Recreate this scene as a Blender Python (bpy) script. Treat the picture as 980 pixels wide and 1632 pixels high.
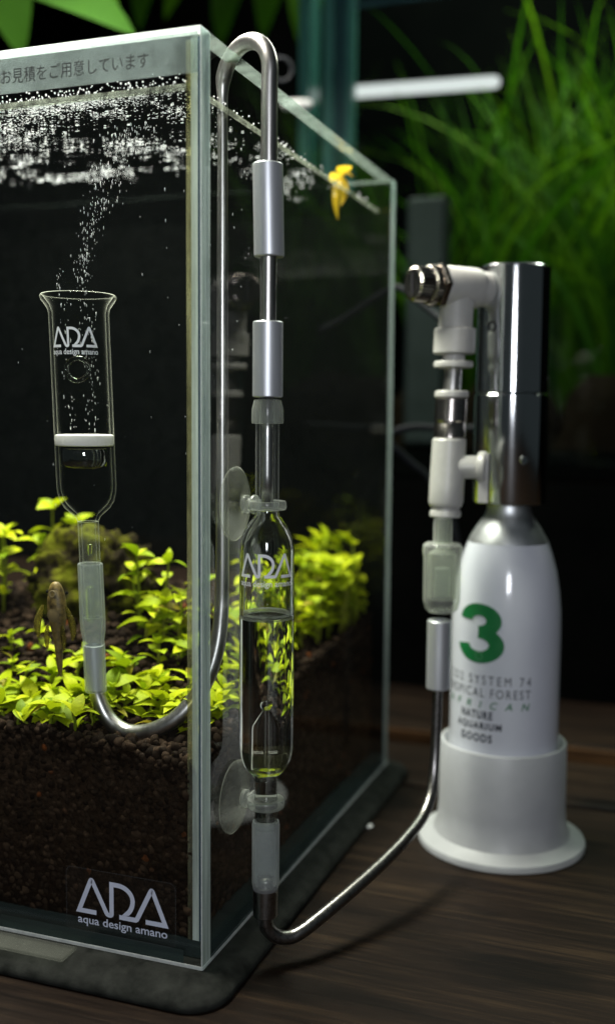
import bpy, bmesh, math, random
import numpy as np
from mathutils import Vector, Matrix, noise

random.seed(7)
rng = np.random.default_rng(11)
sc = bpy.context.scene
for _o in list(bpy.data.objects):
    bpy.data.objects.remove(_o)
C = sc.collection
MM = 0.001            # everything below is written in millimetres

# ------------------------------------------------------------------ camera
YAW, PITCH, ROLL = -0.34642, 0.08978, 0.00782
CAM = Vector((115.48, -240.53, 145.43))
_f = Vector((math.sin(YAW) * math.cos(PITCH), math.cos(YAW) * math.cos(PITCH), -math.sin(PITCH)))
_r = Vector((math.cos(YAW), -math.sin(YAW), 0))
_u = _r.cross(_f)
_r2 = _r * math.cos(ROLL) + _u * math.sin(ROLL)
_u2 = -_r * math.sin(ROLL) + _u * math.cos(ROLL)
cd = bpy.data.cameras.new('camera')
cam = bpy.data.objects.new('camera', cd)
C.objects.link(cam)
m = Matrix((_r2, _u2, -_f)).transposed().to_4x4()
m.translation = CAM * MM
cam.matrix_world = m
cd.sensor_fit = 'VERTICAL'
cd.sensor_height = 36
cd.sensor_width = 36
cd.lens = 36 * 1676.8 / 1632
cd.clip_start = 0.005
cd.clip_end = 20
cd.dof.use_dof = True
cd.dof.focus_distance = 0.287
cd.dof.aperture_fstop = 6.8
sc.camera = cam

# ------------------------------------------------------------------ world and lamps
w = bpy.data.worlds.new('World')
sc.world = w
w.use_nodes = True
w.node_tree.nodes['Background'].inputs[0].default_value = (0.55, 0.7, 0.75, 1)
w.node_tree.nodes['Background'].inputs[1].default_value = 0.036


def area(name, loc, target, sx, sy, power, col=(1, 1, 1), spread=180):
    l = bpy.data.lights.new(name, 'AREA')
    l.shape = 'RECTANGLE'
    l.size, l.size_y = sx * MM, sy * MM
    l.energy = power
    l.color = col
    l.spread = math.radians(spread)
    o = bpy.data.objects.new(name, l)
    C.objects.link(o)
    o.location = Vector(loc) * MM
    o.rotation_euler = (Vector(target) - Vector(loc)).to_track_quat('-Z', 'Y').to_euler()
    return o


area('camera_flash', (190, -450, 222), (25, 60, 120), 75, 110, 1.0, (0.90, 0.93, 1.0))
area('tank_lamp', (-105, 72, 420), (-95, 72, 0), 300, 90, 3.1, (1.0, 0.97, 0.86), 120)
area('rear_tank_lamp', (60, 455, 520), (60, 440, 0), 420, 120, 2.0, (0.95, 1.0, 0.85))

sc.view_settings.view_transform = 'Standard'
sc.view_settings.look = 'None'
sc.view_settings.exposure = 0
sc.view_settings.gamma = 1
sc.render.engine = 'CYCLES'
cy = sc.cycles
cy.max_bounces = 24
cy.transmission_bounces = 20
cy.transparent_max_bounces = 40
cy.glossy_bounces = 8
cy.diffuse_bounces = 3
cy.caustics_reflective = True
cy.caustics_refractive = True
cy.blur_glossy = 0.3
cy.sample_clamp_indirect = 4
cy.use_denoising = True
cy.use_adaptive_sampling = False


# ------------------------------------------------------------------ materials
def nt(name):
    mt = bpy.data.materials.new(name)
    mt.use_nodes = True
    t = mt.node_tree
    t.nodes.clear()
    out = t.nodes.new('ShaderNodeOutputMaterial')
    return mt, t, out


def N(t, kind, **kw):
    n = t.nodes.new('ShaderNode' + kind)
    for k, v in kw.items():
        if isinstance(k, str) and hasattr(n, k):
            setattr(n, k, v)
    return n


def setin(n, **kw):
    for k, v in kw.items():
        n.inputs[k.replace('_', ' ')].default_value = v


def col4(c):
    return (c[0], c[1], c[2], 1)


def noise_tex(t, scale, detail=4, rough=0.6, stretch=None, coord='Object'):
    tc = t.nodes.new('ShaderNodeTexCoord')
    mp = t.nodes.new('ShaderNodeMapping')
    if stretch:
        mp.inputs['Scale'].default_value = stretch
    t.links.new(tc.outputs[coord], mp.inputs[0])
    n = t.nodes.new('ShaderNodeTexNoise')
    n.inputs['Scale'].default_value = scale
    n.inputs['Detail'].default_value = detail
    n.inputs['Roughness'].default_value = rough
    t.links.new(mp.outputs[0], n.inputs['Vector'])
    return n


def ramp(t, fac, stops):
    r = t.nodes.new('ShaderNodeValToRGB')
    while len(r.color_ramp.elements) < len(stops):
        r.color_ramp.elements.new(0.5)
    for e, (p, c) in zip(r.color_ramp.elements, stops):
        e.position = p
        e.color = col4(c)
    t.links.new(fac, r.inputs[0])
    return r


def bump(t, height, strength, dist):
    b = t.nodes.new('ShaderNodeBump')
    b.inputs['Strength'].default_value = strength
    b.inputs['Distance'].default_value = dist * MM
    t.links.new(height, b.inputs['Height'])
    return b


def solid(name, c1, c2=None, rough=0.5, metal=0.0, scale=400, rvar=0.12, bmp=0.0, bdist=0.1, stretch=None,
          sss=0.0, coat=0.0, spec=0.5, aniso=0.0):
    """opaque principled surface with procedural colour and gloss variation"""
    mt, t, out = nt(name)
    p = t.nodes.new('ShaderNodeBsdfPrincipled')
    n = noise_tex(t, scale, 5, 0.6, stretch)
    c2 = c2 or tuple(x * 0.85 for x in c1)
    r = ramp(t, n.outputs[0], [(0.3, c2), (0.7, c1)])
    t.links.new(r.outputs[0], p.inputs['Base Color'])
    rr = t.nodes.new('ShaderNodeMapRange')
    rr.inputs['To Min'].default_value = max(0.02, rough - rvar)
    rr.inputs['To Max'].default_value = min(1, rough + rvar)
    t.links.new(n.outputs[0], rr.inputs[0])
    t.links.new(rr.outputs[0], p.inputs['Roughness'])
    p.inputs['Metallic'].default_value = metal
    p.inputs['Specular IOR Level'].default_value = spec
    p.inputs['Coat Weight'].default_value = coat
    if sss:
        p.inputs['Subsurface Weight'].default_value = sss
        p.inputs['Subsurface Radius'].default_value = (1, 1, 1)
        p.inputs['Subsurface Scale'].default_value = 2 * MM
    if bmp:
        b = bump(t, n.outputs[0], bmp, bdist)
        t.links.new(b.outputs[0], p.inputs['Normal'])
    t.links.new(p.outputs[0], out.inputs[0])
    return mt


def sheet_glass(name, tint=(0.97, 0.985, 0.98), f0=0.04, haze=0.0, hazecol=(0.7, 0.75, 0.75), hz=None, rough=0.0, gain=1.0):
    """flat panes: see-through with Schlick reflection on the outer faces, optional milky haze"""
    mt, t, out = nt(name)
    tr = t.nodes.new('ShaderNodeBsdfTransparent')
    tr.inputs[0].default_value = col4(tint)
    gl = t.nodes.new('ShaderNodeBsdfGlossy')
    gl.inputs['Roughness'].default_value = rough
    lw = t.nodes.new('ShaderNodeLayerWeight')
    lw.inputs[0].default_value = 0.5
    pw = N(t, 'Math', operation='POWER')
    pw.inputs[1].default_value = 5
    t.links.new(lw.outputs['Facing'], pw.inputs[0])
    ma = N(t, 'Math', operation='MULTIPLY_ADD')
    ma.inputs[1].default_value = (1 - f0) * gain
    ma.inputs[2].default_value = f0 * gain
    t.links.new(pw.outputs[0], ma.inputs[0])
    ge = t.nodes.new('ShaderNodeNewGeometry')
    sb = N(t, 'Math', operation='SUBTRACT')
    sb.inputs[0].default_value = 1
    t.links.new(ge.outputs['Backfacing'], sb.inputs[1])
    mu = N(t, 'Math', operation='MULTIPLY')
    t.links.new(ma.outputs[0], mu.inputs[0])
    t.links.new(sb.outputs[0], mu.inputs[1])
    mx = t.nodes.new('ShaderNodeMixShader')
    t.links.new(mu.outputs[0], mx.inputs[0])
    t.links.new(tr.outputs[0], mx.inputs[1])
    t.links.new(gl.outputs[0], mx.inputs[2])
    last = mx
    if haze > 0:
        df = t.nodes.new('ShaderNodeBsdfDiffuse')
        df.inputs[0].default_value = col4(hazecol)
        tl = t.nodes.new('ShaderNodeBsdfTranslucent')
        tl.inputs[0].default_value = col4(hazecol)
        dm = t.nodes.new('ShaderNodeMixShader')
        dm.inputs[0].default_value = 0.5
        t.links.new(df.outputs[0], dm.inputs[1])
        t.links.new(tl.outputs[0], dm.inputs[2])
        m2 = t.nodes.new('ShaderNodeMixShader')
        m2.inputs[0].default_value = haze
        if hz:
            n = noise_tex(t, hz[0], 5, 0.65, hz[2] if len(hz) > 2 else None)
            mr = t.nodes.new('ShaderNodeMapRange')
            mr.inputs['From Min'].default_value = 0.35
            mr.inputs['From Max'].default_value = 0.7
            mr.inputs['To Min'].default_value = max(0, haze - hz[1])
            mr.inputs['To Max'].default_value = min(1, haze + hz[1])
            t.links.new(n.outputs[0], mr.inputs[0])
            t.links.new(mr.outputs[0], m2.inputs[0])
        t.links.new(mx.outputs[0], m2.inputs[1])
        t.links.new(dm.outputs[0], m2.inputs[2])
        last = m2
    t.links.new(last.outputs[0], out.inputs[0])
    return mt


def clear_plastic(name, body=0.12, rim=0.75, col=(0.8, 0.82, 0.8), tint=(0.93, 0.94, 0.93), rough=0.12, power=2.0):
    """soft clear or milky plastic: thicker (more opaque) where it is seen edge-on"""
    mt, t, out = nt(name)
    tr = t.nodes.new('ShaderNodeBsdfTransparent')
    tr.inputs[0].default_value = col4(tint)
    p = t.nodes.new('ShaderNodeBsdfPrincipled')
    p.inputs['Base Color'].default_value = col4(col)
    p.inputs['Roughness'].default_value = rough
    p.inputs['Specular IOR Level'].default_value = 0.9
    tl = t.nodes.new('ShaderNodeBsdfTranslucent')
    tl.inputs[0].default_value = col4(col)
    dm = t.nodes.new('ShaderNodeMixShader')
    dm.inputs[0].default_value = 0.35
    t.links.new(p.outputs[0], dm.inputs[1])
    t.links.new(tl.outputs[0], dm.inputs[2])
    lw = t.nodes.new('ShaderNodeLayerWeight')
    lw.inputs[0].default_value = 0.5
    pw = N(t, 'Math', operation='POWER')
    pw.inputs[1].default_value = power
    t.links.new(lw.outputs['Facing'], pw.inputs[0])
    n = noise_tex(t, 90, 2)
    mr = t.nodes.new('ShaderNodeMapRange')
    mr.inputs['To Min'].default_value = body * 0.85
    mr.inputs['To Max'].default_value = body * 1.15
    t.links.new(n.outputs[0], mr.inputs[0])
    ma = N(t, 'Math', operation='MULTIPLY_ADD', use_clamp=True)
    ma.inputs[1].default_value = rim
    t.links.new(pw.outputs[0], ma.inputs[0])
    t.links.new(mr.outputs[0], ma.inputs[2])
    mx = t.nodes.new('ShaderNodeMixShader')
    t.links.new(ma.outputs[0], mx.inputs[0])
    t.links.new(tr.outputs[0], mx.inputs[1])
    t.links.new(dm.outputs[0], mx.inputs[2])
    t.links.new(mx.outputs[0], out.inputs[0])
    return mt


def blown_glass(name, ior, tint=(1, 1, 1), rough=0.0):
    mt, t, out = nt(name)
    g = t.nodes.new('ShaderNodeBsdfGlass')
    g.inputs['Color'].default_value = col4(tint)
    g.inputs['IOR'].default_value = ior
    n = noise_tex(t, 120, 2)
    b = bump(t, n.outputs[0], 0.05, 0.15)
    t.links.new(b.outputs[0], g.inputs['Normal'])
    g.inputs['Roughness'].default_value = rough
    t.links.new(g.outputs[0], out.inputs[0])
    return mt


def leaf_mat(name, c1, c2, c3, trans=0.35, rough=0.4, scale=250):
    mt, t, out = nt(name)
    oi = t.nodes.new('ShaderNodeObjectInfo')
    n = noise_tex(t, scale, 4)
    ad = N(t, 'Math', operation='ADD')
    t.links.new(oi.outputs['Random'], ad.inputs[0])
    t.links.new(n.outputs[0], ad.inputs[1])
    hf = N(t, 'Math', operation='MULTIPLY')
    hf.inputs[1].default_value = 0.5
    t.links.new(ad.outputs[0], hf.inputs[0])
    r = ramp(t, hf.outputs[0], [(0.2, c1), (0.5, c2), (0.8, c3)])
    p = t.nodes.new('ShaderNodeBsdfPrincipled')
    p.inputs['Roughness'].default_value = rough + 0.15
    p.inputs['Specular IOR Level'].default_value = 0.15
    t.links.new(r.outputs[0], p.inputs['Base Color'])
    tl = t.nodes.new('ShaderNodeBsdfTranslucent')
    t.links.new(r.outputs[0], tl.inputs[0])
    mx = t.nodes.new('ShaderNodeMixShader')
    mx.inputs[0].default_value = trans
    t.links.new(p.outputs[0], mx.inputs[1])
    t.links.new(tl.outputs[0], mx.inputs[2])
    t.links.new(mx.outputs[0], out.inputs[0])
    return mt


def emit(name, c, s):
    mt, t, out = nt(name)
    e = t.nodes.new('ShaderNodeEmission')
    e.inputs[0].default_value = col4(c)
    e.inputs[1].default_value = s
    t.links.new(e.outputs[0], out.inputs[0])
    return mt


def wood(name, c1, c2, c3, rough=0.55):
    mt, t, out = nt(name)
    p = t.nodes.new('ShaderNodeBsdfPrincipled')
    n = noise_tex(t, 60, 6, 0.65, (0.12, 1.6, 1))
    n2 = noise_tex(t, 420, 5, 0.7, (0.06, 1.5, 1))
    ad = N(t, 'Math', operation='MULTIPLY_ADD')
    ad.inputs[1].default_value = 0.55
    t.links.new(n2.outputs[0], ad.inputs[0])
    hf = N(t, 'Math', operation='MULTIPLY')
    hf.inputs[1].default_value = 0.45
    t.links.new(n.outputs[0], hf.inputs[0])
    t.links.new(hf.outputs[0], ad.inputs[2])
    r = ramp(t, ad.outputs[0], [(0.36, c1), (0.5, c2), (0.64, c3)])
    st = noise_tex(t, 28, 3, 0.5, (0.5, 1.3, 1))          # old water stains
    sr = ramp(t, st.outputs[0], [(0.33, (0.35, 0.35, 0.35)), (0.43, (1, 1, 1))])
    mm = N(t, 'MixRGB', blend_type='MULTIPLY')
    mm.inputs[0].default_value = 1
    t.links.new(r.outputs[0], mm.inputs[1])
    t.links.new(sr.outputs[0], mm.inputs[2])
    t.links.new(mm.outputs[0], p.inputs['Base Color'])
    mr = t.nodes.new('ShaderNodeMapRange')
    mr.inputs['To Min'].default_value = rough - 0.15
    mr.inputs['To Max'].default_value = rough + 0.2
    t.links.new(n2.outputs[0], mr.inputs[0])
    t.links.new(mr.outputs[0], p.inputs['Roughness'])
    p.inputs['Specular IOR Level'].default_value = 0.08
    b = bump(t, ad.outputs[0], 0.5, 0.4)
    t.links.new(b.outputs[0], p.inputs['Normal'])
    t.links.new(p.outputs[0], out.inputs[0])
    return mt


def granule_mat():
    mt, t, out = nt('aqua_soil')
    ge = t.nodes.new('ShaderNodeNewGeometry')
    r = ramp(t, ge.outputs['Random Per Island'],
             [(0.0, (0.006, 0.0038, 0.0026)), (0.5, (0.015, 0.0100, 0.0066)), (0.985, (0.034, 0.022, 0.014)), (0.995, (0.09, 0.028, 0.008))])
    n = noise_tex(t, 900, 4)
    mm = N(t, 'MixRGB', blend_type='MULTIPLY')
    mm.inputs[0].default_value = 0.7
    t.links.new(r.outputs[0], mm.inputs[1])
    nr = ramp(t, n.outputs[0], [(0.3, (0.45, 0.45, 0.45)), (0.7, (1.3, 1.25, 1.2))])
    t.links.new(nr.outputs[0], mm.inputs[2])
    p = t.nodes.new('ShaderNodeBsdfPrincipled')
    p.inputs['Roughness'].default_value = 0.8
    p.inputs['Specular IOR Level'].default_value = 0.04
    t.links.new(mm.outputs[0], p.inputs['Base Color'])
    b = bump(t, n.outputs[0], 0.6, 0.25)
    t.links.new(b.outputs[0], p.inputs['Normal'])
    t.links.new(p.outputs[0], out.inputs[0])
    return mt


def water_mat():
    """rippled underside: mirror-like at shallow angles, clear when seen steeply"""
    mt, t, out = nt('water_surface')
    n = noise_tex(t, 150, 3, 0.55, (0.8, 1.6, 1))
    b = bump(t, n.outputs[0], 0.3, 1.2)
    lw = t.nodes.new('ShaderNodeLayerWeight')
    lw.inputs[0].default_value = 0.5
    t.links.new(b.outputs[0], lw.inputs['Normal'])
    r = ramp(t, lw.outputs['Facing'], [(0.0, (0.02, 0.02, 0.02)), (0.36, (0.06, 0.06, 0.06)), (0.46, (0.97, 0.97, 0.97))])
    tr = t.nodes.new('ShaderNodeBsdfTransparent')
    tr.inputs[0].default_value = (0.95, 0.98, 0.96, 1)
    gl = t.nodes.new('ShaderNodeBsdfGlossy')
    gl.inputs['Roughness'].default_value = 0.03
    t.links.new(b.outputs[0], gl.inputs['Normal'])
    mx = t.nodes.new('ShaderNodeMixShader')
    t.links.new(r.outputs[0], mx.inputs[0])
    t.links.new(tr.outputs[0], mx.inputs[1])
    t.links.new(gl.outputs[0], mx.inputs[2])
    t.links.new(mx.outputs[0], out.inputs[0])
    return mt


M = {}
M['pane'] = sheet_glass('tank_glass', (0.975, 0.985, 0.98), 0.04, haze=0.001, hazecol=(0.6, 0.65, 0.65), hz=(300, 0.001))
M['edge'] = sheet_glass('polished_glass_edge', (0.72, 0.82, 0.80), 0.05, haze=0.40, hazecol=(0.74, 0.80, 0.79), hz=(130, 0.24, (1, 2.5, 0.10)), rough=0.1)
M['rim_edge'] = sheet_glass('ground_glass_rim', (0.8, 0.87, 0.85), 0.05, haze=0.66, hazecol=(0.86, 0.88, 0.88), hz=(300, 0.1), rough=0.2)
M['dull_rim'] = sheet_glass('clear_glass_rim', (0.8, 0.88, 0.84), 0.05, haze=0.12, hazecol=(0.6, 0.68, 0.64), hz=(300, 0.05), rough=0.15)
M['seam_blue'] = sheet_glass('blue_grey_joint', (0.24, 0.32, 0.38), 0.03, haze=0.40, hazecol=(0.20, 0.29, 0.37), hz=(140, 0.12, (1, 1, 0.05)))
M['seam_white'] = sheet_glass('clear_silicone', (0.6, 0.66, 0.62), 0.04, haze=0.66, hazecol=(0.80, 0.85, 0.82), hz=(150, 0.34, (1.5, 1, 0.10)))
M['seam_algae'] = sheet_glass('yellowed_silicone', (0.75, 0.73, 0.5), 0.04, haze=0.25, hazecol=(0.50, 0.50, 0.36), hz=(220, 0.22, (1, 1, 0.15)))
M['bottom_glass'] = sheet_glass('bottom_glass_edge', (0.45, 0.55, 0.52), 0.05, haze=0.22, hazecol=(0.18, 0.25, 0.25), hz=(90, 0.1, (0.1, 1, 1)))
M['film'] = sheet_glass('frosted_label_film', (0.85, 0.9, 0.88), 0.05, haze=0.27, hazecol=(0.46, 0.53, 0.53), hz=(140, 0.10))
M['clear_sticker'] = sheet_glass('clear_sticker', (0.97, 0.97, 0.97), 0.05, haze=0.003, rough=0.15)
M['sticker_edge'] = sheet_glass('sticker_edge', (0.9, 0.9, 0.9), 0.05, haze=0.10, hazecol=(0.5, 0.55, 0.6))
M['black_film'] = solid('black_back_film', (0.0022, 0.0026, 0.0024), (0.001, 0.0014, 0.0012), 0.6, scale=60, spec=0.02)
M['print_white'] = solid('white_print', (0.85, 0.86, 0.88), (0.80, 0.81, 0.84), 0.5)
M['print_silver'] = solid('silver_print', (0.52, 0.56, 0.68), (0.48, 0.52, 0.64), 0.4)
M['print_dark'] = solid('dark_print', (0.006, 0.006, 0.009), None, 0.6)
M['print_green'] = solid('green_print', (0.012, 0.16, 0.045), (0.010, 0.14, 0.04), 0.35)
M['ring_pale'] = solid('pale_green_ring', (0.12, 0.32, 0.16), None, 0.4)
M['print_black'] = solid('black_print', (0.03, 0.035, 0.045), None, 0.4)
M['steel'] = solid('stainless_tube', (0.56, 0.55, 0.53), (0.44, 0.43, 0.41), 0.34, 1.0, 900, 0.1, 0.1, 0.05, (1, 1, 0.1))
M['steel_dark'] = solid('brushed_dark_steel', (0.34, 0.33, 0.32), (0.22, 0.21, 0.20), 0.3, 1.0, 900, 0.1, 0.12, 0.05)
M['alu'] = solid('satin_aluminium', (0.66, 0.68, 0.71), (0.60, 0.62, 0.65), 0.42, 0.65, 1500, 0.08, 0.25, 0.05, (1, 1, 0.05))
M['chrome'] = solid('chrome', (0.75, 0.77, 0.78), (0.72, 0.74, 0.75), 0.15, 1.0, 200, 0.03)
_p = [n for n in M['chrome'].node_tree.nodes if n.type == 'BSDF_PRINCIPLED'][0]
_t = M['chrome'].node_tree.nodes.new('ShaderNodeTangent')
_t.direction_type = 'RADIAL'
_t.axis = 'Z'
M['chrome'].node_tree.links.new(_t.outputs[0], _p.inputs['Tangent'])
_p.inputs['Anisotropic'].default_value = 0.85
_p.inputs['Anisotropic Rotation'].default_value = 0.25
M['zinc'] = solid('zinc_plated_steel', (0.78, 0.80, 0.81), (0.64, 0.67, 0.68), 0.42, 1.0, 220, 0.1, 0.2, 0.2)
M['nickel'] = solid('nickel_brass', (0.50, 0.46, 0.42), (0.36, 0.33, 0.30), 0.22, 1.0, 600, 0.08, 0.1, 0.05)
M['valve_white'] = solid('grey_white_resin', (0.47, 0.465, 0.44), (0.43, 0.425, 0.40), 0.38, scale=300, sss=0.15)
M['bottle_white'] = solid('white_enamel', (0.60, 0.62, 0.68), (0.57, 0.59, 0.65), 0.14, scale=90, rvar=0.05, coat=0.3)
M['cup'] = clear_plastic('milky_plastic_cup', 0.62, 0.3, (0.66, 0.67, 0.69), (0.9, 0.9, 0.9), 0.4)
M['silicone_clear'] = clear_plastic('milky_silicone_tube', 0.17, 0.45, (0.72, 0.76, 0.79), (0.9, 0.92, 0.9), 0.3)
M['cup_clear'] = clear_plastic('clear_suction_cup', 0.03, 0.7, (0.50, 0.52, 0.46), (0.96, 0.97, 0.95), 0.12, 3.6)
M['ring_clear'] = clear_plastic('clear_holder', 0.22, 0.55, (0.50, 0.52, 0.49), (0.9, 0.92, 0.9), 0.15)
M['check_clear'] = clear_plastic('clear_acrylic', 0.20, 0.5, (0.80, 0.82, 0.78), (0.85, 0.88, 0.82), 0.1)
M['glass'] = blown_glass('blown_glass', 1.47, (0.99, 1.0, 0.99))
M['glass_in_water'] = clear_plastic('thin_glass_under_water', 0.0, 1.0, (0.95, 0.98, 0.85), (0.985, 0.99, 0.98), 0.03, 9.0)
M['thin_glass'] = clear_plastic('thin_drawn_glass', 0.01, 0.6, (0.62, 0.64, 0.64), (0.97, 0.98, 0.98), 0.04, 4.0)
M['stem_glass'] = clear_plastic('thick_glass_stem', 0.02, 0.9, (0.92, 0.96, 0.85), (0.97, 0.98, 0.96), 0.03, 4.0)
M['gas_pocket'] = blown_glass('trapped_gas', 1.33, (0.98, 1, 0.95))
M['gas_mirror'] = sheet_glass('gas_under_disc', (0.97, 0.98, 0.95), 0.32, gain=1.0)
M['nozzle'] = blown_glass('glass_in_liquid', 1.12)
M['wet_glass'] = blown_glass('glass_to_liquid', 0.905)
M['liquid'] = blown_glass('counter_liquid', 1.33, (0.985, 0.995, 0.985))
M['bubble_air'] = blown_glass('air_bubble', 1.33)
M['sediment'] = sheet_glass('yellow_sediment', (0.98, 0.98, 0.93), 0.0, haze=0.04, hazecol=(0.45, 0.46, 0.25), gain=0.0)
M['ceramic'] = solid('ceramic_disc', (0.85, 0.83, 0.78), (0.82, 0.80, 0.74), 0.7, scale=800)
M['bubble'] = solid('small_gas_bubbles', (0.80, 0.82, 0.84), (0.7, 0.72, 0.74), 0.12, spec=1.0)
M['glint'] = leaf_mat('surface_bubbles', (0.8, 0.84, 0.88), (0.86, 0.88, 0.9), (0.9, 0.9, 0.92), 0.6, 0.1)
M['water'] = water_mat()
M['meniscus'] = sheet_glass('meniscus', (0.85, 0.88, 0.82), 0.05, haze=0.16, hazecol=(0.62, 0.66, 0.58), hz=(420, 0.14))
M['soil'] = granule_mat()
M['bed'] = solid('soil_bed', (0.010, 0.006, 0.004), (0.004, 0.0025, 0.0015), 0.95, scale=350, bmp=1, bdist=1.5, spec=0.02)
M['rock'] = solid('mossy_stone', (0.012, 0.011, 0.010), (0.012, 0.011, 0.010), 0.95, scale=130, bmp=0.9, bdist=2.5, spec=0.03)
_t = M['rock'].node_tree
_n = noise_tex(_t, 95, 6, 0.7)
_rr = ramp(_t, _n.outputs[0], [(0.40, (0.004, 0.003, 0.0018)), (0.48, (0.014, 0.011, 0.005)), (0.55, (0.045, 0.045, 0.004)), (0.68, (0.085, 0.095, 0.006))])
_t.links.new(_rr.outputs[0], [n for n in _t.nodes if n.type == 'BSDF_PRINCIPLED'][0].inputs['Base Color'])
M['leaf'] = leaf_mat('carpet_leaf', (0.10, 0.18, 0.002), (0.34, 0.42, 0.005), (0.49, 0.53, 0.010))
M['leaf_old'] = leaf_mat('aged_leaf', (0.10, 0.10, 0.008), (0.22, 0.20, 0.012), (0.30, 0.24, 0.02))
M['stem'] = leaf_mat('carpet_stem', (0.16, 0.22, 0.01), (0.22, 0.26, 0.02), (0.25, 0.24, 0.04))
M['deepleaf'] = leaf_mat('rear_leaf', (0.012, 0.05, 0.001), (0.05, 0.16, 0.002), (0.16, 0.32, 0.006), 0.45, 0.45, 40)
M['broad_leaf'] = leaf_mat('broad_leaf', (0.008, 0.035, 0.001), (0.022, 0.075, 0.002), (0.042, 0.12, 0.003), 0.35, 0.8, 90)
M['yellow_leaf'] = leaf_mat('yellow_leaf', (0.45, 0.30, 0.01), (0.60, 0.42, 0.02), (0.65, 0.5, 0.04), 0.4)
M['fish'] = solid('fish_skin', (0.26, 0.18, 0.045), (0.03, 0.020, 0.008), 0.5, scale=600, bmp=0.3, bdist=0.2)
M['fish_belly'] = solid('fish_belly', (0.20, 0.15, 0.06), (0.11, 0.085, 0.04), 0.5, scale=500)
M['fish_fin'] = sheet_glass('fish_fin', (0.75, 0.7, 0.45), 0.03, haze=0.6, hazecol=(0.22, 0.19, 0.04), hz=(700, 0.4))
M['eye'] = solid('fish_eye', (0.01, 0.01, 0.01), None, 0.1)
M['mat'] = solid('rubber_mat', (0.024, 0.026, 0.023), (0.005, 0.006, 0.005), 0.8, scale=200, bmp=0.7, bdist=0.6, spec=0.1)
M['wood'] = wood('dark_stained_wood', (0.004, 0.0025, 0.0018), (0.010, 0.006, 0.004), (0.029, 0.018, 0.010))
M['wood_edge'] = wood('lit_wood_edge', (0.02, 0.01, 0.005), (0.05, 0.025, 0.01), (0.10, 0.05, 0.02))  # lighter brown paints the light caught on the plank's front edge
M['dark'] = solid('dark_room', (0.0016, 0.0018, 0.0016), (0.0006, 0.0008, 0.0008), 0.9, scale=20, spec=0.01)
M['slate'] = solid('slate_plastic', (0.009, 0.011, 0.014), (0.006, 0.008, 0.009), 0.5, scale=60)
M['rear_edge'] = solid('teal_glass_edge', (0.035, 0.12, 0.105), (0.018, 0.07, 0.062), 0.25, scale=60, stretch=(1, 1, 0.05))
M['rear_edge_dark'] = solid('dark_teal_glass_edge', (0.02, 0.055, 0.065), (0.012, 0.035, 0.042), 0.25, scale=60, stretch=(1, 1, 0.05))
M['rear_pane'] = sheet_glass('rear_glass', (0.86, 0.93, 0.9), 0.02)
M['hose'] = solid('grey_hose', (0.014, 0.016, 0.02), (0.010, 0.011, 0.013), 0.6, scale=200, spec=0.1)
M['white_tube'] = emit('glowing_reflection', (1.0, 0.95, 0.98), 1.0)  # emission paints a light reflection as a glowing rod
M['white_drop'] = solid('white_chip', (0.75, 0.75, 0.75), None, 0.3)


# ------------------------------------------------------------------ geometry helpers
def root_loc(o):
    while o is not None and o.parent is not None:
        o = o.parent
    return Vector(o.location) if o is not None else Vector((0, 0, 0))


def mk(name, verts, faces, mat, parent=None, smooth=True, base=None):
    """mesh object from world millimetre coordinates"""
    off = root_loc(parent) / MM if parent else Vector(base or (0, 0, 0))
    me = bpy.data.meshes.new(name)
    me.from_pydata([((v[0] - off[0]) * MM, (v[1] - off[1]) * MM, (v[2] - off[2]) * MM) for v in verts], [], faces)
    me.update()
    if smooth:
        me.polygons.foreach_set('use_smooth', [True] * len(me.polygons))
    me.materials.append(M[mat])
    o = bpy.data.objects.new(name, me)
    C.objects.link(o)
    if parent:
        o.parent = parent
    else:
        o.location = off * MM
    return o


def thing(name, label, cat, loc, group=None):
    o = bpy.data.objects.new(name, None)
    o.empty_display_size = 0.005
    C.objects.link(o)
    o.location = Vector(loc) * MM
    return tag(o, label, cat, group)


def tag(o, label, cat, group=None):
    o['label'] = label
    o['category'] = cat
    if group:
        o['group'] = group
    return o


def kind(o, k):
    o['kind'] = k
    return o


def box_vf(a, b, bev=0.0, seg=2):
    bm = bmesh.new()
    bmesh.ops.create_cube(bm, size=1)
    for v in bm.verts:
        v.co = Vector([(a[i] + b[i]) / 2 + v.co[i] * (b[i] - a[i]) for i in range(3)])
    if bev:
        bmesh.ops.bevel(bm, geom=list(bm.edges), offset=bev, segments=seg, affect='EDGES', profile=0.5)
    bm.verts.index_update()
    vs = [v.co.copy() for v in bm.verts]
    fs = [[v.index for v in f.verts] for f in bm.faces]
    bm.free()
    return vs, fs


def box(name, a, b, mat, parent=None, bev=0.0, seg=2, base=None, smooth=False):
    v, f = box_vf(a, b, bev, seg)
    return mk(name, v, f, mat, parent, smooth, base)


def frame_of(d):
    d = Vector(d).normalized()
    a = Vector((0, 0, 1)) if abs(d.z) < 0.9 else Vector((1, 0, 0))
    x = a.cross(d).normalized()
    return x, d.cross(x), d


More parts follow.
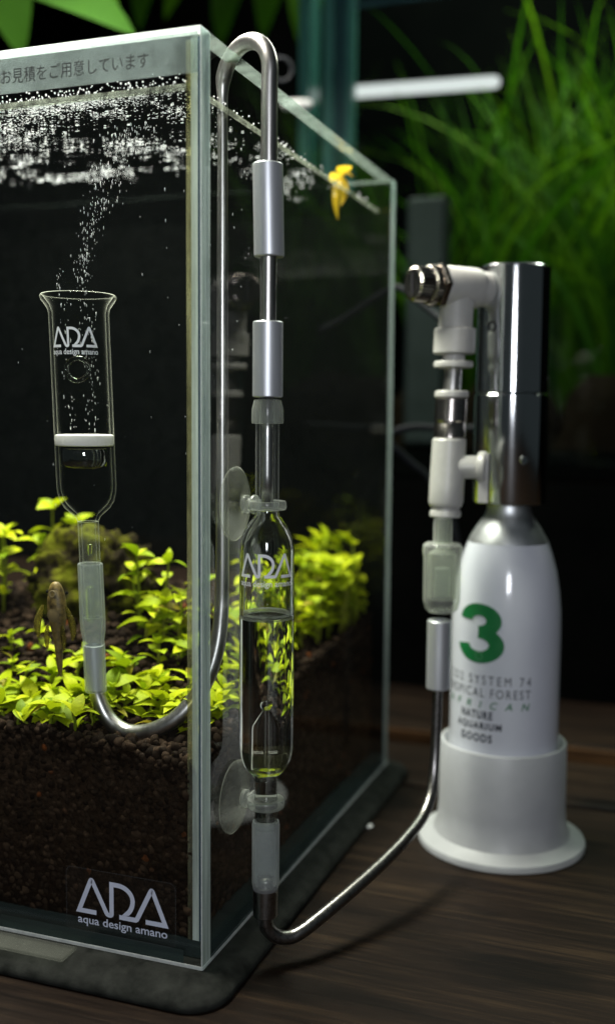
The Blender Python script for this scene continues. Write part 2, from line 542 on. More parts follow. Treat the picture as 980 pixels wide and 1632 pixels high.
def lathe_vf(prof, org=(0, 0, 0), axis=(0, 0, 1), seg=48, loop=False, shift=None, cap=True):
    """revolve (r, h) round an axis; loop closes the profile into a solid ring"""
    x, y, d = frame_of(axis)
    org = Vector(org)
    vs, fs, rings = [], [], []
    for r, h in prof:
        c = org + d * h
        if shift:
            c = c + Vector(shift(h))
        if r < 1e-6:
            rings.append([len(vs)])
            vs.append(c)
        else:
            ring = []
            for i in range(seg):
                a = 2 * math.pi * i / seg
                ring.append(len(vs))
                vs.append(c + (x * math.cos(a) + y * math.sin(a)) * r)
            rings.append(ring)
    pairs = list(zip(rings[:-1], rings[1:]))
    if loop:
        pairs.append((rings[-1], rings[0]))
    for A, B in pairs:
        if len(A) == 1 and len(B) == 1:
            continue
        for i in range(seg):
            j = (i + 1) % seg
            if len(A) == 1:
                fs.append([A[0], B[j], B[i]])
            elif len(B) == 1:
                fs.append([A[i], A[j], B[0]])
            else:
                fs.append([A[i], A[j], B[j], B[i]])
    if cap and not loop:
        if len(rings[0]) > 1:
            fs.append(list(reversed(rings[0])))
        if len(rings[-1]) > 1:
            fs.append(list(rings[-1]))
    return vs, fs


def fix_normals(o):
    bm = bmesh.new()
    bm.from_mesh(o.data)
    bmesh.ops.recalc_face_normals(bm, faces=bm.faces)
    bm.to_mesh(o.data)
    bm.free()
    return o


def sharpen(o, deg=35):
    bm = bmesh.new()
    bm.from_mesh(o.data)
    for e in bm.edges:
        if len(e.link_faces) == 2 and e.calc_face_angle(0) > math.radians(deg):
            e.smooth = False
    bm.to_mesh(o.data)
    bm.free()
    return o


def lathe(name, prof, org, mat, parent=None, axis=(0, 0, 1), seg=48, loop=False, shift=None, base=None, cap=True, sharp=True):
    v, f = lathe_vf(prof, org, axis, seg, loop, shift, cap)
    o = fix_normals(mk(name, v, f, mat, parent, True, base))
    return sharpen(o) if sharp else o


def catmull(pts, n=8):
    P = [Vector(p) for p in pts]
    P = [P[0] * 2 - P[1]] + P + [P[-1] * 2 - P[-2]]
    out = []
    for i in range(1, len(P) - 2):
        a, b, c, d = P[i - 1:i + 3]
        for k in range(n):
            t = k / n
            out.append(0.5 * ((2 * b) + (c - a) * t + (2 * a - 5 * b + 4 * c - d) * t * t + (3 * b - a - 3 * c + d) * t ** 3))
    out.append(P[-2])
    return out


def tube_vf(pts, rad, seg=20, cap=True):
    pts = [Vector(p) for p in pts]
    n = len(pts)
    tang = [(pts[min(i + 1, n - 1)] - pts[max(i - 1, 0)]).normalized() for i in range(n)]
    x = frame_of(tang[0])[0]
    vs, fs = [], []
    for i, p in enumerate(pts):
        x = (x - tang[i] * x.dot(tang[i])).normalized()
        y = tang[i].cross(x)
        r = rad(i / (n - 1)) if callable(rad) else rad
        for k in range(seg):
            a = 2 * math.pi * k / seg
            vs.append(p + (x * math.cos(a) + y * math.sin(a)) * r)
    for i in range(n - 1):
        for k in range(seg):
            l = (k + 1) % seg
            fs.append([i * seg + k, i * seg + l, (i + 1) * seg + l, (i + 1) * seg + k])
    if cap:
        fs.append(list(range(seg))[::-1])
        fs.append([(n - 1) * seg + k for k in range(seg)])
    return vs, fs


def tube(name, pts, rad, mat, parent=None, seg=20, base=None):
    v, f = tube_vf(pts, rad, seg)
    return mk(name, v, f, mat, parent, True, base)


# ---- flat lettering and the ADA mark, as 2D outlines turned into meshes
def text2d(body, width=None, height=None, bold=0.0, spacing=1.0, shear=0.0):
    cu = bpy.data.curves.new('lettering_outline', 'FONT')
    cu.body = body
    cu.offset = bold
    cu.space_character = spacing
    cu.shear = shear
    cu.resolution_u = 4
    o = bpy.data.objects.new('lettering_outline', cu)
    C.objects.link(o)
    bpy.context.view_layer.update()
    me = bpy.data.meshes.new_from_object(o.evaluated_get(bpy.context.evaluated_depsgraph_get()))
    vs = [(v.co.x, v.co.y) for v in me.vertices]
    fs = [list(p.vertices) for p in me.polygons]
    bpy.data.objects.remove(o)
    bpy.data.curves.remove(cu)
    bpy.data.meshes.remove(me)
    x0, x1 = min(v[0] for v in vs), max(v[0] for v in vs)
    y0, y1 = min(v[1] for v in vs), max(v[1] for v in vs)
    sx = width / (x1 - x0) if width else None
    sy = height / (y1 - y0) if height else None
    sx = sx or sy
    sy = sy or sx
    return [((v[0] - x0) * sx, (v[1] - y0) * sy) for v in vs], fs


def round_path(pts, rad, n=5):
    out = [Vector(pts[0])]
    for i in range(1, len(pts) - 1):
        p, a, b = Vector(pts[i][:2]), Vector(pts[i - 1][:2]), Vector(pts[i + 1][:2])
        r = pts[i][2] if len(pts[i]) > 2 else rad
        if r <= 0:
            out.append(p)
            continue
        da, db = (a - p), (b - p)
        r1 = min(r, da.length * 0.45, db.length * 0.45)
        A, B = p + da.normalized() * r1, p + db.normalized() * r1
        for k in range(n + 1):
            t = k / n
            out.append(A * (1 - t) ** 2 + p * 2 * t * (1 - t) + B * t * t)
    out.append(Vector(pts[-1][:2]))
    return [Vector(p[:2]) for p in out]


def stroke2d(path, wid, lanes=1):
    P = [path[0]]
    for a, b in zip(path[:-1], path[1:]):
        k = max(1, int((b - a).length / 0.04))
        P += [a.lerp(b, (i + 1) / k) for i in range(k)]
    vs, fs = [], []
    n = len(P)
    for i in range(n):
        a = (P[i] - P[i - 1]).normalized() if i else None
        b = (P[i + 1] - P[i]).normalized() if i < n - 1 else None
        if a is None:
            a = b
        if b is None:
            b = a
        na, nb = Vector((-a.y, a.x)), Vector((-b.y, b.x))
        mi = (na + nb)
        mi = mi / max(0.25, mi.length_squared) * 2 if mi.length > 1e-3 else na
        if mi.length > 1.9:
            mi = mi.normalized() * 1.9
        m_ = lanes + 1
        vs += [tuple(P[i] + mi * wid * (0.5 - k / lanes)) for k in range(m_)]
        if i:
            fs += [[(i - 1) * m_ + k, (i - 1) * m_ + k + 1, i * m_ + k + 1, i * m_ + k] for k in range(lanes)]
    return vs, fs


def logo2d():
    """linked A-D-A line mark, unit width, baseline at 0"""
    H = 0.375
    w_ = 0.046
    h = w_ / 2
    p1 = [(0.226, h), (0.035, h, 0), (0.172, H - h, 0.03), (0.345, h, 0.03), (0.392, h, 0.03), (0.392, H - h - 0.02, 0)]
    left = round_path(p1, 0.02)
    cx, cyy, rx, ry = 0.455, 0.20, 0.165, H - h - 0.02 - 0.20
    for k in range(0, 15):
        t = math.pi / 2 - k / 14 * math.radians(138)
        left.append(Vector((cx + rx * math.cos(t), cyy + (ry if t > 0 else 0.17) * math.sin(t))))
    left.append(Vector((0.535, 0.062)))
    a = stroke2d(left, w_)
    for q in (-2, -1):
        a[0][q] = (a[0][q][0] - (a[0][q][1] - w_ * 1.02) * 0.6, w_ * 1.02)
    p3 = [(0.475, h), (0.66, h, 0.02), (0.823, H - h, 0.03), (0.965, h, 0), (0.757, h)]
    c = stroke2d(round_path(p3, 0.02), w_)
    vs, fs = [], []
    for i, (v, f) in enumerate((a, c)):
        o = len(vs)
        vs += v
        fs += [[q + o for q in x] for x in f]
    return vs, fs


def wrap(vf, ax, r, ang, z0, du=0.0, shift=None):
    """2D print onto a standing cylinder; ang 0 faces -Y, u runs to the viewer's right"""
    vs, fs = vf
    out = []
    for u, v in vs:
        a = ang + (u + du) / r
        s = shift(z0 + v) if shift else (0, 0, 0)
        out.append((ax[0] + r * math.sin(a) + s[0], ax[1] - r * math.cos(a), z0 + v))
    return out, fs


def scale2d(vf, s, sy=None):
    return [(x * s, y * (sy or s)) for x, y in vf[0]], vf[1]


# ================================================================== SETTING
G = -6.0
# planked table top, each plank its own board
tbl = box('tabletop', (-420, -330, G - 30), (420, 172, G), 'wood', bev=0.8)
kind(tbl, 'structure')
for i, (y0, y1, z1) in enumerate([(176, 229, G), (252, 330, G + 0.5)]):
    pl = box('plank', (-420, y0, G - 30), (420, y1, z1), 'wood', tbl, bev=1.5)
box('plank_edge', (-420, 249.5, G - 12), (420, 251.8, G - 0.5), 'wood_edge', tbl, bev=0.5)
kind(box('floor', (-2500, -2500, -700), (2500, 2500, -690), 'dark'), 'structure')
kind(box('wall', (-2500, 900, -690), (2500, 920, 1800), 'dark'), 'structure')

# ================================================================== AQUARIUM
tank = thing('aquarium', 'small rimless glass aquarium with planted soil, standing on a black mat', 'aquarium', (0, 0, 0))
fp = box('front_pane', (-310, 0, 0), (0, 5, 240), 'pane', tank)
sp = box('side_pane', (-5, 5.05, 5.05), (0, 174.95, 240), 'pane', tank)
lp = box('side_pane', (-310, 5.05, 5.05), (-305, 174.95, 240), 'pane', tank)
bp = box('back_pane', (-310, 175, 0), (0, 180, 240), 'pane', tank)
bo = box('bottom_pane', (-309.9, 5.05, 0.3), (-0.1, 174.95, 5), 'bottom_glass', tank)
box('back_film', (-310, 180.1, 0), (-0.4, 180.6, 231), 'black_film', tank)
# ground rims and polished edges
box('rim', (-310, 0, 240.05), (0, 5, 240.3), 'rim_edge', fp)
box('rim', (-5, 5.1, 240.05), (0, 174.9, 240.3), 'dull_rim', sp)
box('rim', (-310, 175, 240.05), (0, 180, 240.3), 'dull_rim', bp)
box('polished_edge', (0.05, 0, 0), (0.25, 5, 240), 'edge', fp)
box('polished_edge', (0.05, 175, 0), (0.25, 180, 240), 'edge', bp)
box('bevel', (0.0, -0.2, 0), (0.3, -0.02, 240), 'rim_edge', fp)
box('lower_edge', (-310, -0.25, 0.0), (0, -0.03, 0.9), 'rim_edge', fp)
box('lower_edge', (0.3, 0, 0.0), (0.5, 180, 0.9), 'rim_edge', sp)
box('bottom_glass_band', (-310, -0.05, 0.9), (-5.2, -0.02, 4.6), 'bottom_glass', fp)
box('bottom_glass_band', (0.02, 5.2, 0.9), (0.04, 175, 4.6), 'bottom_glass', sp)
# corner joint seen through the front pane
box('joint_strip', (-3.1, 5.01, 5), (-0.3, 5.03, 239.5), 'seam_blue', sp)
box('joint_strip', (-5.0, 5.01, 5), (-3.15, 5.03, 239.5), 'seam_white', sp)
sv, sf = [], []
for z in (5.0, 239.0):
    sv += [(-5.02, 5.02, z), (-6.4, 5.02, z), (-5.8, 5.7, z), (-5.02, 6.6, z)]
sf = [[0, 1, 5, 4], [1, 2, 6, 5], [2, 3, 7, 6], [3, 0, 4, 7], [3, 2, 1, 0], [4, 5, 6, 7]]
mk('silicone_fillet', sv, sf, 'seam_algae', sp, False)
# waterline strips (meniscus) on front and side pane
WL = 227.6
box('meniscus', (-305, 5.02, WL - 0.6), (-5.3, 5.5, WL + 1.0), 'meniscus', fp)
box('meniscus', (-5.5, 5.6, WL - 0.5), (-5.02, 174.5, WL + 0.9), 'meniscus', sp)
# frosted label film with dark Japanese print along the front rim
film = box('label_film', (-300, -0.12, 229.2), (-0.6, -0.03, 239.0), 'film', fp)
txt = text2d('お客様のご予算に応じたお見積をご用意しています', height=3.9)
wd = max(v[0] for v in txt[0])
sx = 84.0 / wd
mk('lettering', [(-14.0 - 84.0 + u * sx, -0.16, 231.6 + v) for u, v in txt[0]], txt[1], 'print_dark', film, False)
# clear sticker with silver mark
st = box('logo_sticker', (-41.0, -0.10, 4.6), (-7.4, -0.02, 22.4), 'clear_sticker', fp)
rr = []
for cx_, cz_, a0 in ((-9.4, 20.4, 0), (-39.0, 20.4, 90), (-39.0, 6.6, 180), (-9.4, 6.6, 270)):
    for k in range(7):
        a = math.radians(a0 + k * 15)
        rr.append((cx_ + 2 * math.cos(a), cz_ + 2 * math.sin(a), math.cos(a), math.sin(a)))
ev, ef = [], []
for i, (x, z, nx, nz) in enumerate(rr):
    ev += [(x, -0.14, z), (x - nx * 0.14, -0.14, z - nz * 0.14)]
    j = (i + 1) % len(rr)
    ef.append([2 * i, 2 * i + 1, 2 * j + 1, 2 * j])
mk('sticker_border', ev, ef, 'sticker_edge', st, False)
LG = logo2d()
lv, lf = scale2d(LG, 28.4, 28.4 * 1.0)
mk('logo', [(-37.9 + u, -0.15, 9.7 + v) for u, v in lv], lf, 'print_silver', st, False)
tv, tf = text2d('aqua design amano', width=27.4, height=3.0, bold=0.012)
mk('lettering', [(-37.3 + u, -0.15, 6.1 + v) for u, v in tv], tf, 'print_silver', st, False)


# ------------------------------------------------------------------ soil
def sstep(a, b, x):
    t = min(1, max(0, (x - a) / (b - a)))
    return t * t * (3 - 2 * t)


def soil_h(x, y):
    side = 53.5 + 0.065 * y
    mid = 57.4 - 3.6 * sstep(4, 17, y) * sstep(48, 38, -x) + 0.42 * max(0, min(y, 75) - 21) + 1.2 * noise.noise(Vector((x * 0.06, y * 0.06, 3)))
    k = sstep(-10, -42, x) if False else sstep(10, 42, -x)
    return side * (1 - k) + mid * k


nx_, ny_ = 90, 60
bv, bf = [], []
for j in range(ny_ + 1):
    for i in range(nx_ + 1):
        x = -304.5 + 298.8 * i / nx_
        y = 5.6 + 168.8 * j / ny_
        bv.append((x, y, soil_h(x, y) - 1.2))
for j in range(ny_):
    for i in range(nx_):
        a = j * (nx_ + 1) + i
        bf.append([a, a + 1, a + nx_ + 2, a + nx_ + 1])
# skirt down to the bottom pane
edge = [i for i in range(nx_ + 1)] + [j * (nx_ + 1) + nx_ for j in range(1, ny_ + 1)] + \
       [ny_ * (nx_ + 1) + i for i in range(nx_ - 1, -1, -1)] + [j * (nx_ + 1) for j in range(ny_ - 1, 0, -1)]
s0 = len(bv)
for e in edge:
    bv.append((bv[e][0], bv[e][1], 5.2))
for i in range(len(edge)):
    j = (i + 1) % len(edge)
    bf.append([edge[j], edge[i], s0 + i, s0 + j])
bed = mk('soil_bed', bv, bf, 'bed')
kind(bed, 'structure')


def blob_mesh(name, centres, radii, mat, squash=(1, 1, 0.8), sub=2, rough=0.18, variants=8, rot=True):
    """many small rounded grains as one mesh"""
    bm = bmesh.new()
    bmesh.ops.create_icosphere(bm, subdivisions=sub, radius=1)
    bm.verts.index_update()
    T = np.array([v.co[:] for v in bm.verts])
    F = np.array([[v.index for v in f.verts] for f in bm.faces])
    bm.free()
    tv_ = []
    for k in range(variants):
        d = np.array([1 + rough * 2 * noise.noise(Vector(p) * 1.3 + Vector((k * 7.1, 0, 0))) for p in T])
        tv_.append(T * d[:, None])
    n, nv, nf = len(centres), len(T), len(F)
    V = np.empty((n, nv, 3), dtype=np.float32)
    for i in range(n):
        t = tv_[i % variants] * (np.array(squash) * rng.uniform(0.85, 1.15, 3))
        if rot:
            q = rng.normal(size=(3, 3))
            q, _ = np.linalg.qr(q)
            t = t @ q
        V[i] = t * radii[i] + centres[i]
    V = (V.reshape(-1, 3) * MM).astype(np.float32)
    FF = (F[None] + (np.arange(n) * nv)[:, None, None]).reshape(-1).astype(np.int32)
    me = bpy.data.meshes.new(name)
    me.vertices.add(len(V))
    me.vertices.foreach_set('co', V.ravel())
    me.loops.add(len(FF))
    me.loops.foreach_set('vertex_index', FF)
    me.polygons.add(n * nf)
    me.polygons.foreach_set('loop_start', np.arange(0, n * nf * 3, 3, dtype=np.int32))
    me.polygons.foreach_set('loop_total', np.full(n * nf, 3, dtype=np.int32))
    me.polygons.foreach_set('use_smooth', np.ones(n * nf, dtype=bool))
    me.update(calc_edges=True)
    me.materials.append(M[mat])
    o = bpy.data.objects.new(name, me)
    C.objects.link(o)
    return o


gc, gr_ = [], []
sp_ = 2.25
for x in np.arange(-130, -6.2, sp_):
    for z in np.arange(6.4, 66, sp_ * 0.86):
        jx, jz = rng.uniform(-.7, .7, 2)
        if z + jz < soil_h(x, 6) + 0.3:
            r = rng.uniform(0.95, 1.75)
            gc.append((x + jx, 5.25 + r * 0.85, z + jz))
            gr_.append(r)
for y in np.arange(6.5, 174, sp_):
    for z in np.arange(6.4, 68, sp_ * 0.86):
        jy, jz = rng.uniform(-.7, .7, 2)
        if z + jz < soil_h(-6, y) + 0.3:
            r = rng.uniform(0.95, 1.75)
            gc.append((-5.25 - r * 0.85, y + jy, z + jz))
            gr_.append(r)
for x in np.arange(-125, -7, sp_):
    for y in np.arange(7, 125, sp_):
        jx, jy = rng.uniform(-.9, .9, 2)
        r = rng.uniform(1.05, 1.9)
        gc.append((x + jx, y + jy, soil_h(x, y) + rng.uniform(-0.9, 1.0)))
        gr_.append(r)
soil = blob_mesh('soil_granules', gc, gr_, 'soil')
kind(soil, 'stuff')
tag(soil, 'dark brown rounded granules of aquarium soil behind the glass', 'soil')

# water surface
wv, wf = [], []
nx_, ny_ = 120, 70
for j in range(ny_ + 1):
    for i in range(nx_ + 1):
        x = -304.6 + 298.9 * i / nx_
        y = 5.7 + 168.6 * j / ny_
        wv.append((x, y, WL + 0.5 * noise.noise(Vector((x * 0.07, y * 0.1, 0)))))
for j in range(ny_):
    for i in range(nx_):
        a = j * (nx_ + 1) + i
        wf.append([a, a + 1, a + nx_ + 2, a + nx_ + 1])
kind(mk('water', wv, wf, 'water'), 'structure')

# film of tiny bubbles under the water surface, in drifting streaks
gc, gr_ = [], []
tries = 0
while len(gc) < 4600 and tries < 400000:
    tries += 1
    x = rng.uniform(-118, -5.6)
    y = 5.8 + (rng.random() ** 1.5) * 92
    if x > -30:
        y = 5.8 + (rng.random() ** 1.2) * 150
    q_ = math.log(1 + y / 22.0)                    # streaks lie along the pane and widen with distance
    u_ = x / (1 + y / 60.0)
    d = 0.55 * noise.noise(Vector((u_ * 0.05, q_ * 5.2, 1.7))) + 0.65 * noise.noise(Vector((u_ * 0.14, q_ * 14.0, 9.2))) + 0.7 * noise.noise(Vector((u_ * 0.45, q_ * 30.0, 4.4)))
    near = 0.4 * math.exp(-(y - 5.6) / 5)
    far = (0.3 if x < -30 else 0.05) * max(0, (y - 55) / 60)
    if d + near - far > 0.22 + rng.uniform(-0.25, 0.3):
        s = rng.choice([0.07, 0.11, 0.16, 0.24], p=[0.36, 0.36, 0.21, 0.07]) * (1 + y / 260)
        gc.append((x, y, WL - 0.2 - rng.uniform(0, 0.5)))
        gr_.append(s)
o = blob_mesh('surface_bubbles', gc, gr_, 'glint', (1.9, 1.0, 0.45), 1, 0.05, 2, False)
kind(o, 'stuff')
tag(o, 'glittering film of tiny bubbles under the rippled water surface', 'bubbles')
# droplets above the waterline on the glass
gc = [(rng.uniform(-70, -6), 5.25, WL + 1.0 + abs(rng.normal(0, 1.2))) for _ in range(170)]
gc += [(-5.25, rng.uniform(6, 160), WL + 0.8 + abs(rng.normal(0, 0.9))) for _ in range(70)]
o = blob_mesh('water_droplets', gc, rng.uniform(0.1, 0.34, len(gc)), 'glint', (1, 0.6, 1), 1, 0.05, 2, False)
kind(o, 'stuff')
tag(o, 'small bright droplets on the glass just above the waterline', 'droplets')

# ================================================================== DIFFUSER
DX = lambda z: (-42.0 - (z - 67.2) * 0.0395, 0, 0)
DA = (0.0, 18.0)
df = thing('gas_diffuser', 'glass gas diffuser tube with white ceramic disc and flared rim, inside the tank', 'diffuser', (-42, 18, 67))
prof_o = [(10.2, 179.0), (10.55, 178.4), (10.3, 177.6), (9.3, 176.2), (8.55, 175.0), (8.3, 173.6), (8.3, 126.5), (8.15, 123.8), (7.5, 121.3), (6.3, 119.4), (4.7, 117.9), (3.5, 116.9), (2.95, 115.6)]
prof_i = [(2.05, 115.6), (2.7, 117.4), (4.1, 118.8), (5.5, 120.2), (6.6, 121.9), (7.15, 124.2), (7.3, 126.5), (7.35, 174.0), (8.0, 176.2), (9.2, 177.9), (9.8, 178.8)]
lathe('glass_body', prof_o + prof_i, (0, 18, 0), 'glass_in_water', df, loop=True, shift=DX, seg=64, sharp=False)
lathe('stem', [(2.9, 88), (2.9, 103), (2.95, 115.5), (2.05, 115.5), (2.0, 103), (2.0, 88)], (0, 18, 0), 'stem_glass', df, loop=True, shift=DX)
lathe('ceramic_disc', [(7.7, 136.9), (8.15, 137.1), (8.25, 137.5), (8.25, 139.4), (8.1, 139.9), (7.6, 140.1)], (0, 18, 0), 'ceramic', df, shift=DX, seg=64)
lathe('gas_chamber', [(6.3, 136.3), (6.6, 135.5), (6.6, 132.5), (6.0, 131.3), (4.5, 130.7), (0, 130.4)], (0, 18, 0), 'gas_mirror', df, shift=DX, seg=48)
lathe('glass_loop', [(2.6, -0.7), (3.1, -0.95), (3.6, -0.7), (3.75, 0), (3.6, 0.7), (3.1, 0.95), (2.6, 0.7), (2.4, 0)], (-42.6, 11.4, 158.0), 'gas_pocket', df, axis=(0.25, -1, 0.05), loop=True, seg=40, sharp=False)
lathe('drop', [(0, -1.9), (0.7, -1.5), (0.8, 0), (0.7, 1.3), (0, 1.8)], (-43.4, 18, 107.5), 'gas_pocket', df, seg=20)
yawd = math.atan2(CAM.x + 45, -(CAM.y - 18))
lv, lf = scale2d(LG, 13.6, 15.5)
ang = -0.02
v, f = wrap((lv, lf), DA, 8.42, yawd, 164.0, -8.6, DX)
mk('logo', v, f, 'print_white', df, False)
t2 = text2d('aqua design amano', width=13.6, height=2.0, bold=0.01)
v, f = wrap(t2, DA, 8.42, yawd, 161.6, -8.6, DX)
mk('lettering', v, f, 'print_white', df, False)

# rising bubbles
gc, gs = [], []
for k in range(420):
    c_ = rng.choice([0, 1, 2])
    x0 = [-3.4, 2.2, 4.6][c_] + rng.normal(0, 0.4)
    z = rng.uniform(141, 186)
    gc.append((DX(z)[0] + x0 - 0.02 * (z - 141), 16.5 + rng.uniform(-2, 4), z))
    gs.append(rng.choice([0.10, 0.14, 0.19]) if c_ else 0.13)
gc = [g for i, g in enumerate(gc) if rng.random() < 0.45]
for k in range(330):
    t = rng.random() ** 0.8
    z = 182 + 42 * t
    x = -45.5 + 4 * math.sin(t * 2.2) + 17 * max(0, t - 0.3) ** 1.2 + rng.normal(0, 0.8 + 4.2 * t * t)
    if rng.random() < 0.05:
        x = rng.uniform(-62, -8)
    gc.append((x, 18 + rng.normal(0, 2), z))
for k in range(45):
    gc.append((-7.5 - rng.uniform(0, 3), rng.uniform(18, 90), rng.uniform(150, 222)))
for k in range(26):
    gc.append((rng.uniform(-70, -8), rng.uniform(8, 40), rng.uniform(95, 222)))
gs = rng.choice([0.05, 0.07, 0.10, 0.14], len(gc), p=[0.3, 0.35, 0.25, 0.1])
o = blob_mesh('rising_bubbles', gc, gs, 'bubble', (0.85, 0.85, 4.2), 1, 0.02, 2, False)
kind(o, 'stuff')
tag(o, 'fine white gas bubbles rising from the ceramic disc', 'bubbles')

# ================================================================== J PIPE AND HOOK (one bent steel pipe)
hp = thing('hook_pipe', 'bent steel pipe hooked over the tank rim with silicone sleeves', 'pipe', (10.5, 18.7, 150))
jp = [(-42.1, 18, 71), (-42.0, 18, 68.6), (-41.0, 18, 64.1), (-38.0, 18, 58.9), (-32.9, 18, 55.9), (-27.5, 18, 55.9), (-21.2, 18.5, 58.2), (-15.6, 20.4, 62.4), (-10.6, 24.2, 70.2), (-8.5, 27.6, 79.2), (-7.8, 29.4, 89.3), (-7.7, 30, 103.5), (-7.7, 30, 160), (-7.7, 30, 215), (-7.7, 30, 230)]
arch = []
for k in range(0, 13):
    a = math.pi * k / 12
    q = (1 - math.cos(a)) / 2
    arch.append((-7.7 + 18.4 * q, 30 - 11.2 * q, 234.5 + 9.3 * math.sin(a) + (2.5 if 0 else 0)))
pts = catmull(jp + arch + [(10.6, 18.75, 228), (10.6, 18.7, 200), (10.5, 18.7, 160), (10.5, 18.7, 152)], 6)
tube('tube', pts, lambda t: 2.3 if t < 0.3 else (2.3 - 0.9 * min(1, (t - 0.3) / 0.12) if t < 0.46 else 1.4 + 0.75 * min(1, (t - 0.46) / 0.06)), 'steel', hp, 20)
tube('inner_tube', [(10.5, 18.7, 151), (10.5, 18.7, 140), (10.5, 18.7, 130), (10.5, 18.7, 121.5)], 1.55, 'steel', hp, 20)


def sleeve_prof(r, z0, z1, wall=0.9):
    return [(r - wall, z0), (r - 0.25, z0), (r, z0 + 0.3), (r, (z0 + z1) / 2), (r, z1 - 0.3), (r - 0.25, z1), (r - wall, z1)]


lathe('sleeve', sleeve_prof(3.95, 187.0, 210.8, 1.7), (10.5, 18.7, 0), 'alu', hp, loop=True, shift=lambda z: (0.25 * (199 - z) / 12, 0, 0))
lathe('sleeve', sleeve_prof(4.0, 150.6, 170.4, 1.75), (10.5, 18.7, 0), 'alu', hp, loop=True)
lathe('silicone_joint', [(2.95, 66.5), (3.1, 67), (3.15, 79.5), (3.0, 81.5), (3.45, 84), (3.6, 87), (3.55, 103.3), (3.3, 103.6), (3.0, 103.3), (3.0, 87), (2.4, 82), (2.3, 67)], (0, 18, 0), 'silicone_clear', hp, loop=True, shift=DX)
lathe('inner_sleeve', [(2.2, 67), (2.75, 67.2), (2.75, 79.8), (2.2, 80)], (0, 18, 0), 'alu', hp, shift=DX, cap=False, loop=True)
lathe('gas_slug', [(0, 86.3), (1.0, 87), (1.3, 88), (1.3, 95.5), (1.0, 96.8), (0, 97.3)], (0, 17.2, 0), 'gas_pocket', hp, shift=DX, seg=24)

# ================================================================== BUBBLE COUNTER
AX = (10.5, 18.7)
bc = thing('bubble_counter', 'clear glass bubble counter half filled with liquid, outside the tank', 'bubble counter', (10.5, 18.7, 36))
co = [(3.15, 120.6), (3.15, 120.5), (3.4, 119.2), (4.6, 117.6), (6.1, 115.4), (7.0, 112.8), (7.35, 109.8), (7.4, 56.5), (7.2, 54.0), (6.3, 51.4), (5.0, 49.6), (3.7, 48.2), (3.25, 46.5), (3.15, 44), (3.15, 33)]
ci = [(2.1, 33), (2.1, 44), (2.2, 47), (2.9, 49.2), (4.3, 50.8), (5.5, 52.5), (6.25, 54.8), (6.45, 57), (6.45, 109.5), (6.1, 112.2), (5.2, 114.6), (3.8, 116.7), (2.5, 118.6), (2.1, 120.5), (2.1, 120.6)]
LV = 92.6
wet = [(0, 33.0), (2.1, 33.02)] + ci[1:8] + [(6.45, LV)]
dry = [(2.1, 120.6)] + list(reversed(ci[8:-1])) + [(6.45, LV)]
raw = lambda nm, pr, mt_n: mk(nm, *lathe_vf(pr, (AX[0], AX[1], 0), seg=64, cap=False), mt_n, bc)
raw('glass_body', [(2.1, 33)] + list(reversed(co)) + dry, 'glass')
lathe('neck', [(3.15, 120.65), (3.15, 148), (2.1, 148), (2.1, 120.65)], (AX[0], AX[1], 0), 'thin_glass', bc, loop=True)
raw('liquid', wet, 'wet_glass')
raw('liquid_surface', [(6.45, LV), (6.2, LV - 0.35), (5.7, LV - 0.6), (4.8, LV - 0.7), (0, LV - 0.75)], 'liquid')
lathe('meniscus_ring', [(6.42, 91.6), (6.42, 93.2), (5.9, 92.75), (5.6, 92.35), (5.9, 91.9)], (AX[0], AX[1], 0), 'check_clear', bc, loop=True, seg=64, sharp=False)
lathe('nozzle', [(3.0, 51), (3.0, 61.5), (2.7, 62.8), (0.9, 66.3), (0.75, 66.9), (0.45, 66.9), (0.45, 51)], (AX[0], AX[1], 0), 'nozzle', bc, loop=True, seg=40)
lathe('gas_bubble', [(0, 66.6), (0.8, 66.9), (1.25, 67.8), (1.3, 68.4), (0.9, 69.3), (0, 69.6)], (AX[0], AX[1], 0), 'bubble_air', bc, seg=28)
lathe('sediment', [(2.7, 50.1), (4.0, 51.5), (5.2, 53.1), (5.9, 54.8), (5.6, 55.6), (3.3, 54.4)], (AX[0], AX[1], 0), 'sediment', bc, loop=True, seg=48)
lathe('clear_plug', [(2.3, 143.6), (4.15, 143.7), (4.25, 144.2), (4.2, 147.5), (3.6, 149.9), (2.3, 150.2)], (AX[0], AX[1], 0), 'ring_clear', bc, loop=True)
yawc = math.atan2(CAM.x - AX[0], -(CAM.y - AX[1]))
lv, lf = scale2d(LG, 16.2, 17.8)
v, f = wrap((lv, lf), AX, 7.47, yawc, 103.4, -8.4)
mk('logo', v, f, 'print_white', bc, False)
t2 = text2d('aqua design amano', width=16.0, height=2.1, bold=0.012)
v, f = wrap(t2, AX, 7.47, yawc, 100.6, -8.3)
mk('lettering', v, f, 'print_white', bc, False)


# suction cup holders on the side pane
def suction(zc, label):
    s = thing('suction_cup', label, 'suction cup', (0.6, 19.6, zc), 'clear suction cups holding the bubble counter')
    org = (0.55, 19.8, zc)
    lathe('cup', [(10.0, 0.0), (10.1, 0.35), (9.0, 0.95), (6.5, 1.9), (3.6, 2.6), (2.2, 3.0), (2.2, 2.0), (3.6, 1.7), (6.4, 1.1), (9.2, 0.2)], org, 'cup_clear', s, axis=(1, 0, 0), loop=True, seg=56, sharp=False)
    lathe('neck', [(2.2, 2.9), (2.5, 3.1), (2.5, 4.0), (1.7, 4.3), (1.7, 5.3), (2.6, 5.6), (2.6, 6.4), (1.5, 6.7), (0, 6.7)], org, 'ring_clear', s, axis=(1, -0.06, 0), seg=32)
    lathe('holder_ring', [(3.25, -1.1), (4.9, -1.15), (5.15, -0.7), (5.15, 0.7), (4.9, 1.15), (3.25, 1.1)], (AX[0], AX[1], zc), 'ring_clear', s, loop=True, seg=40)
    return s


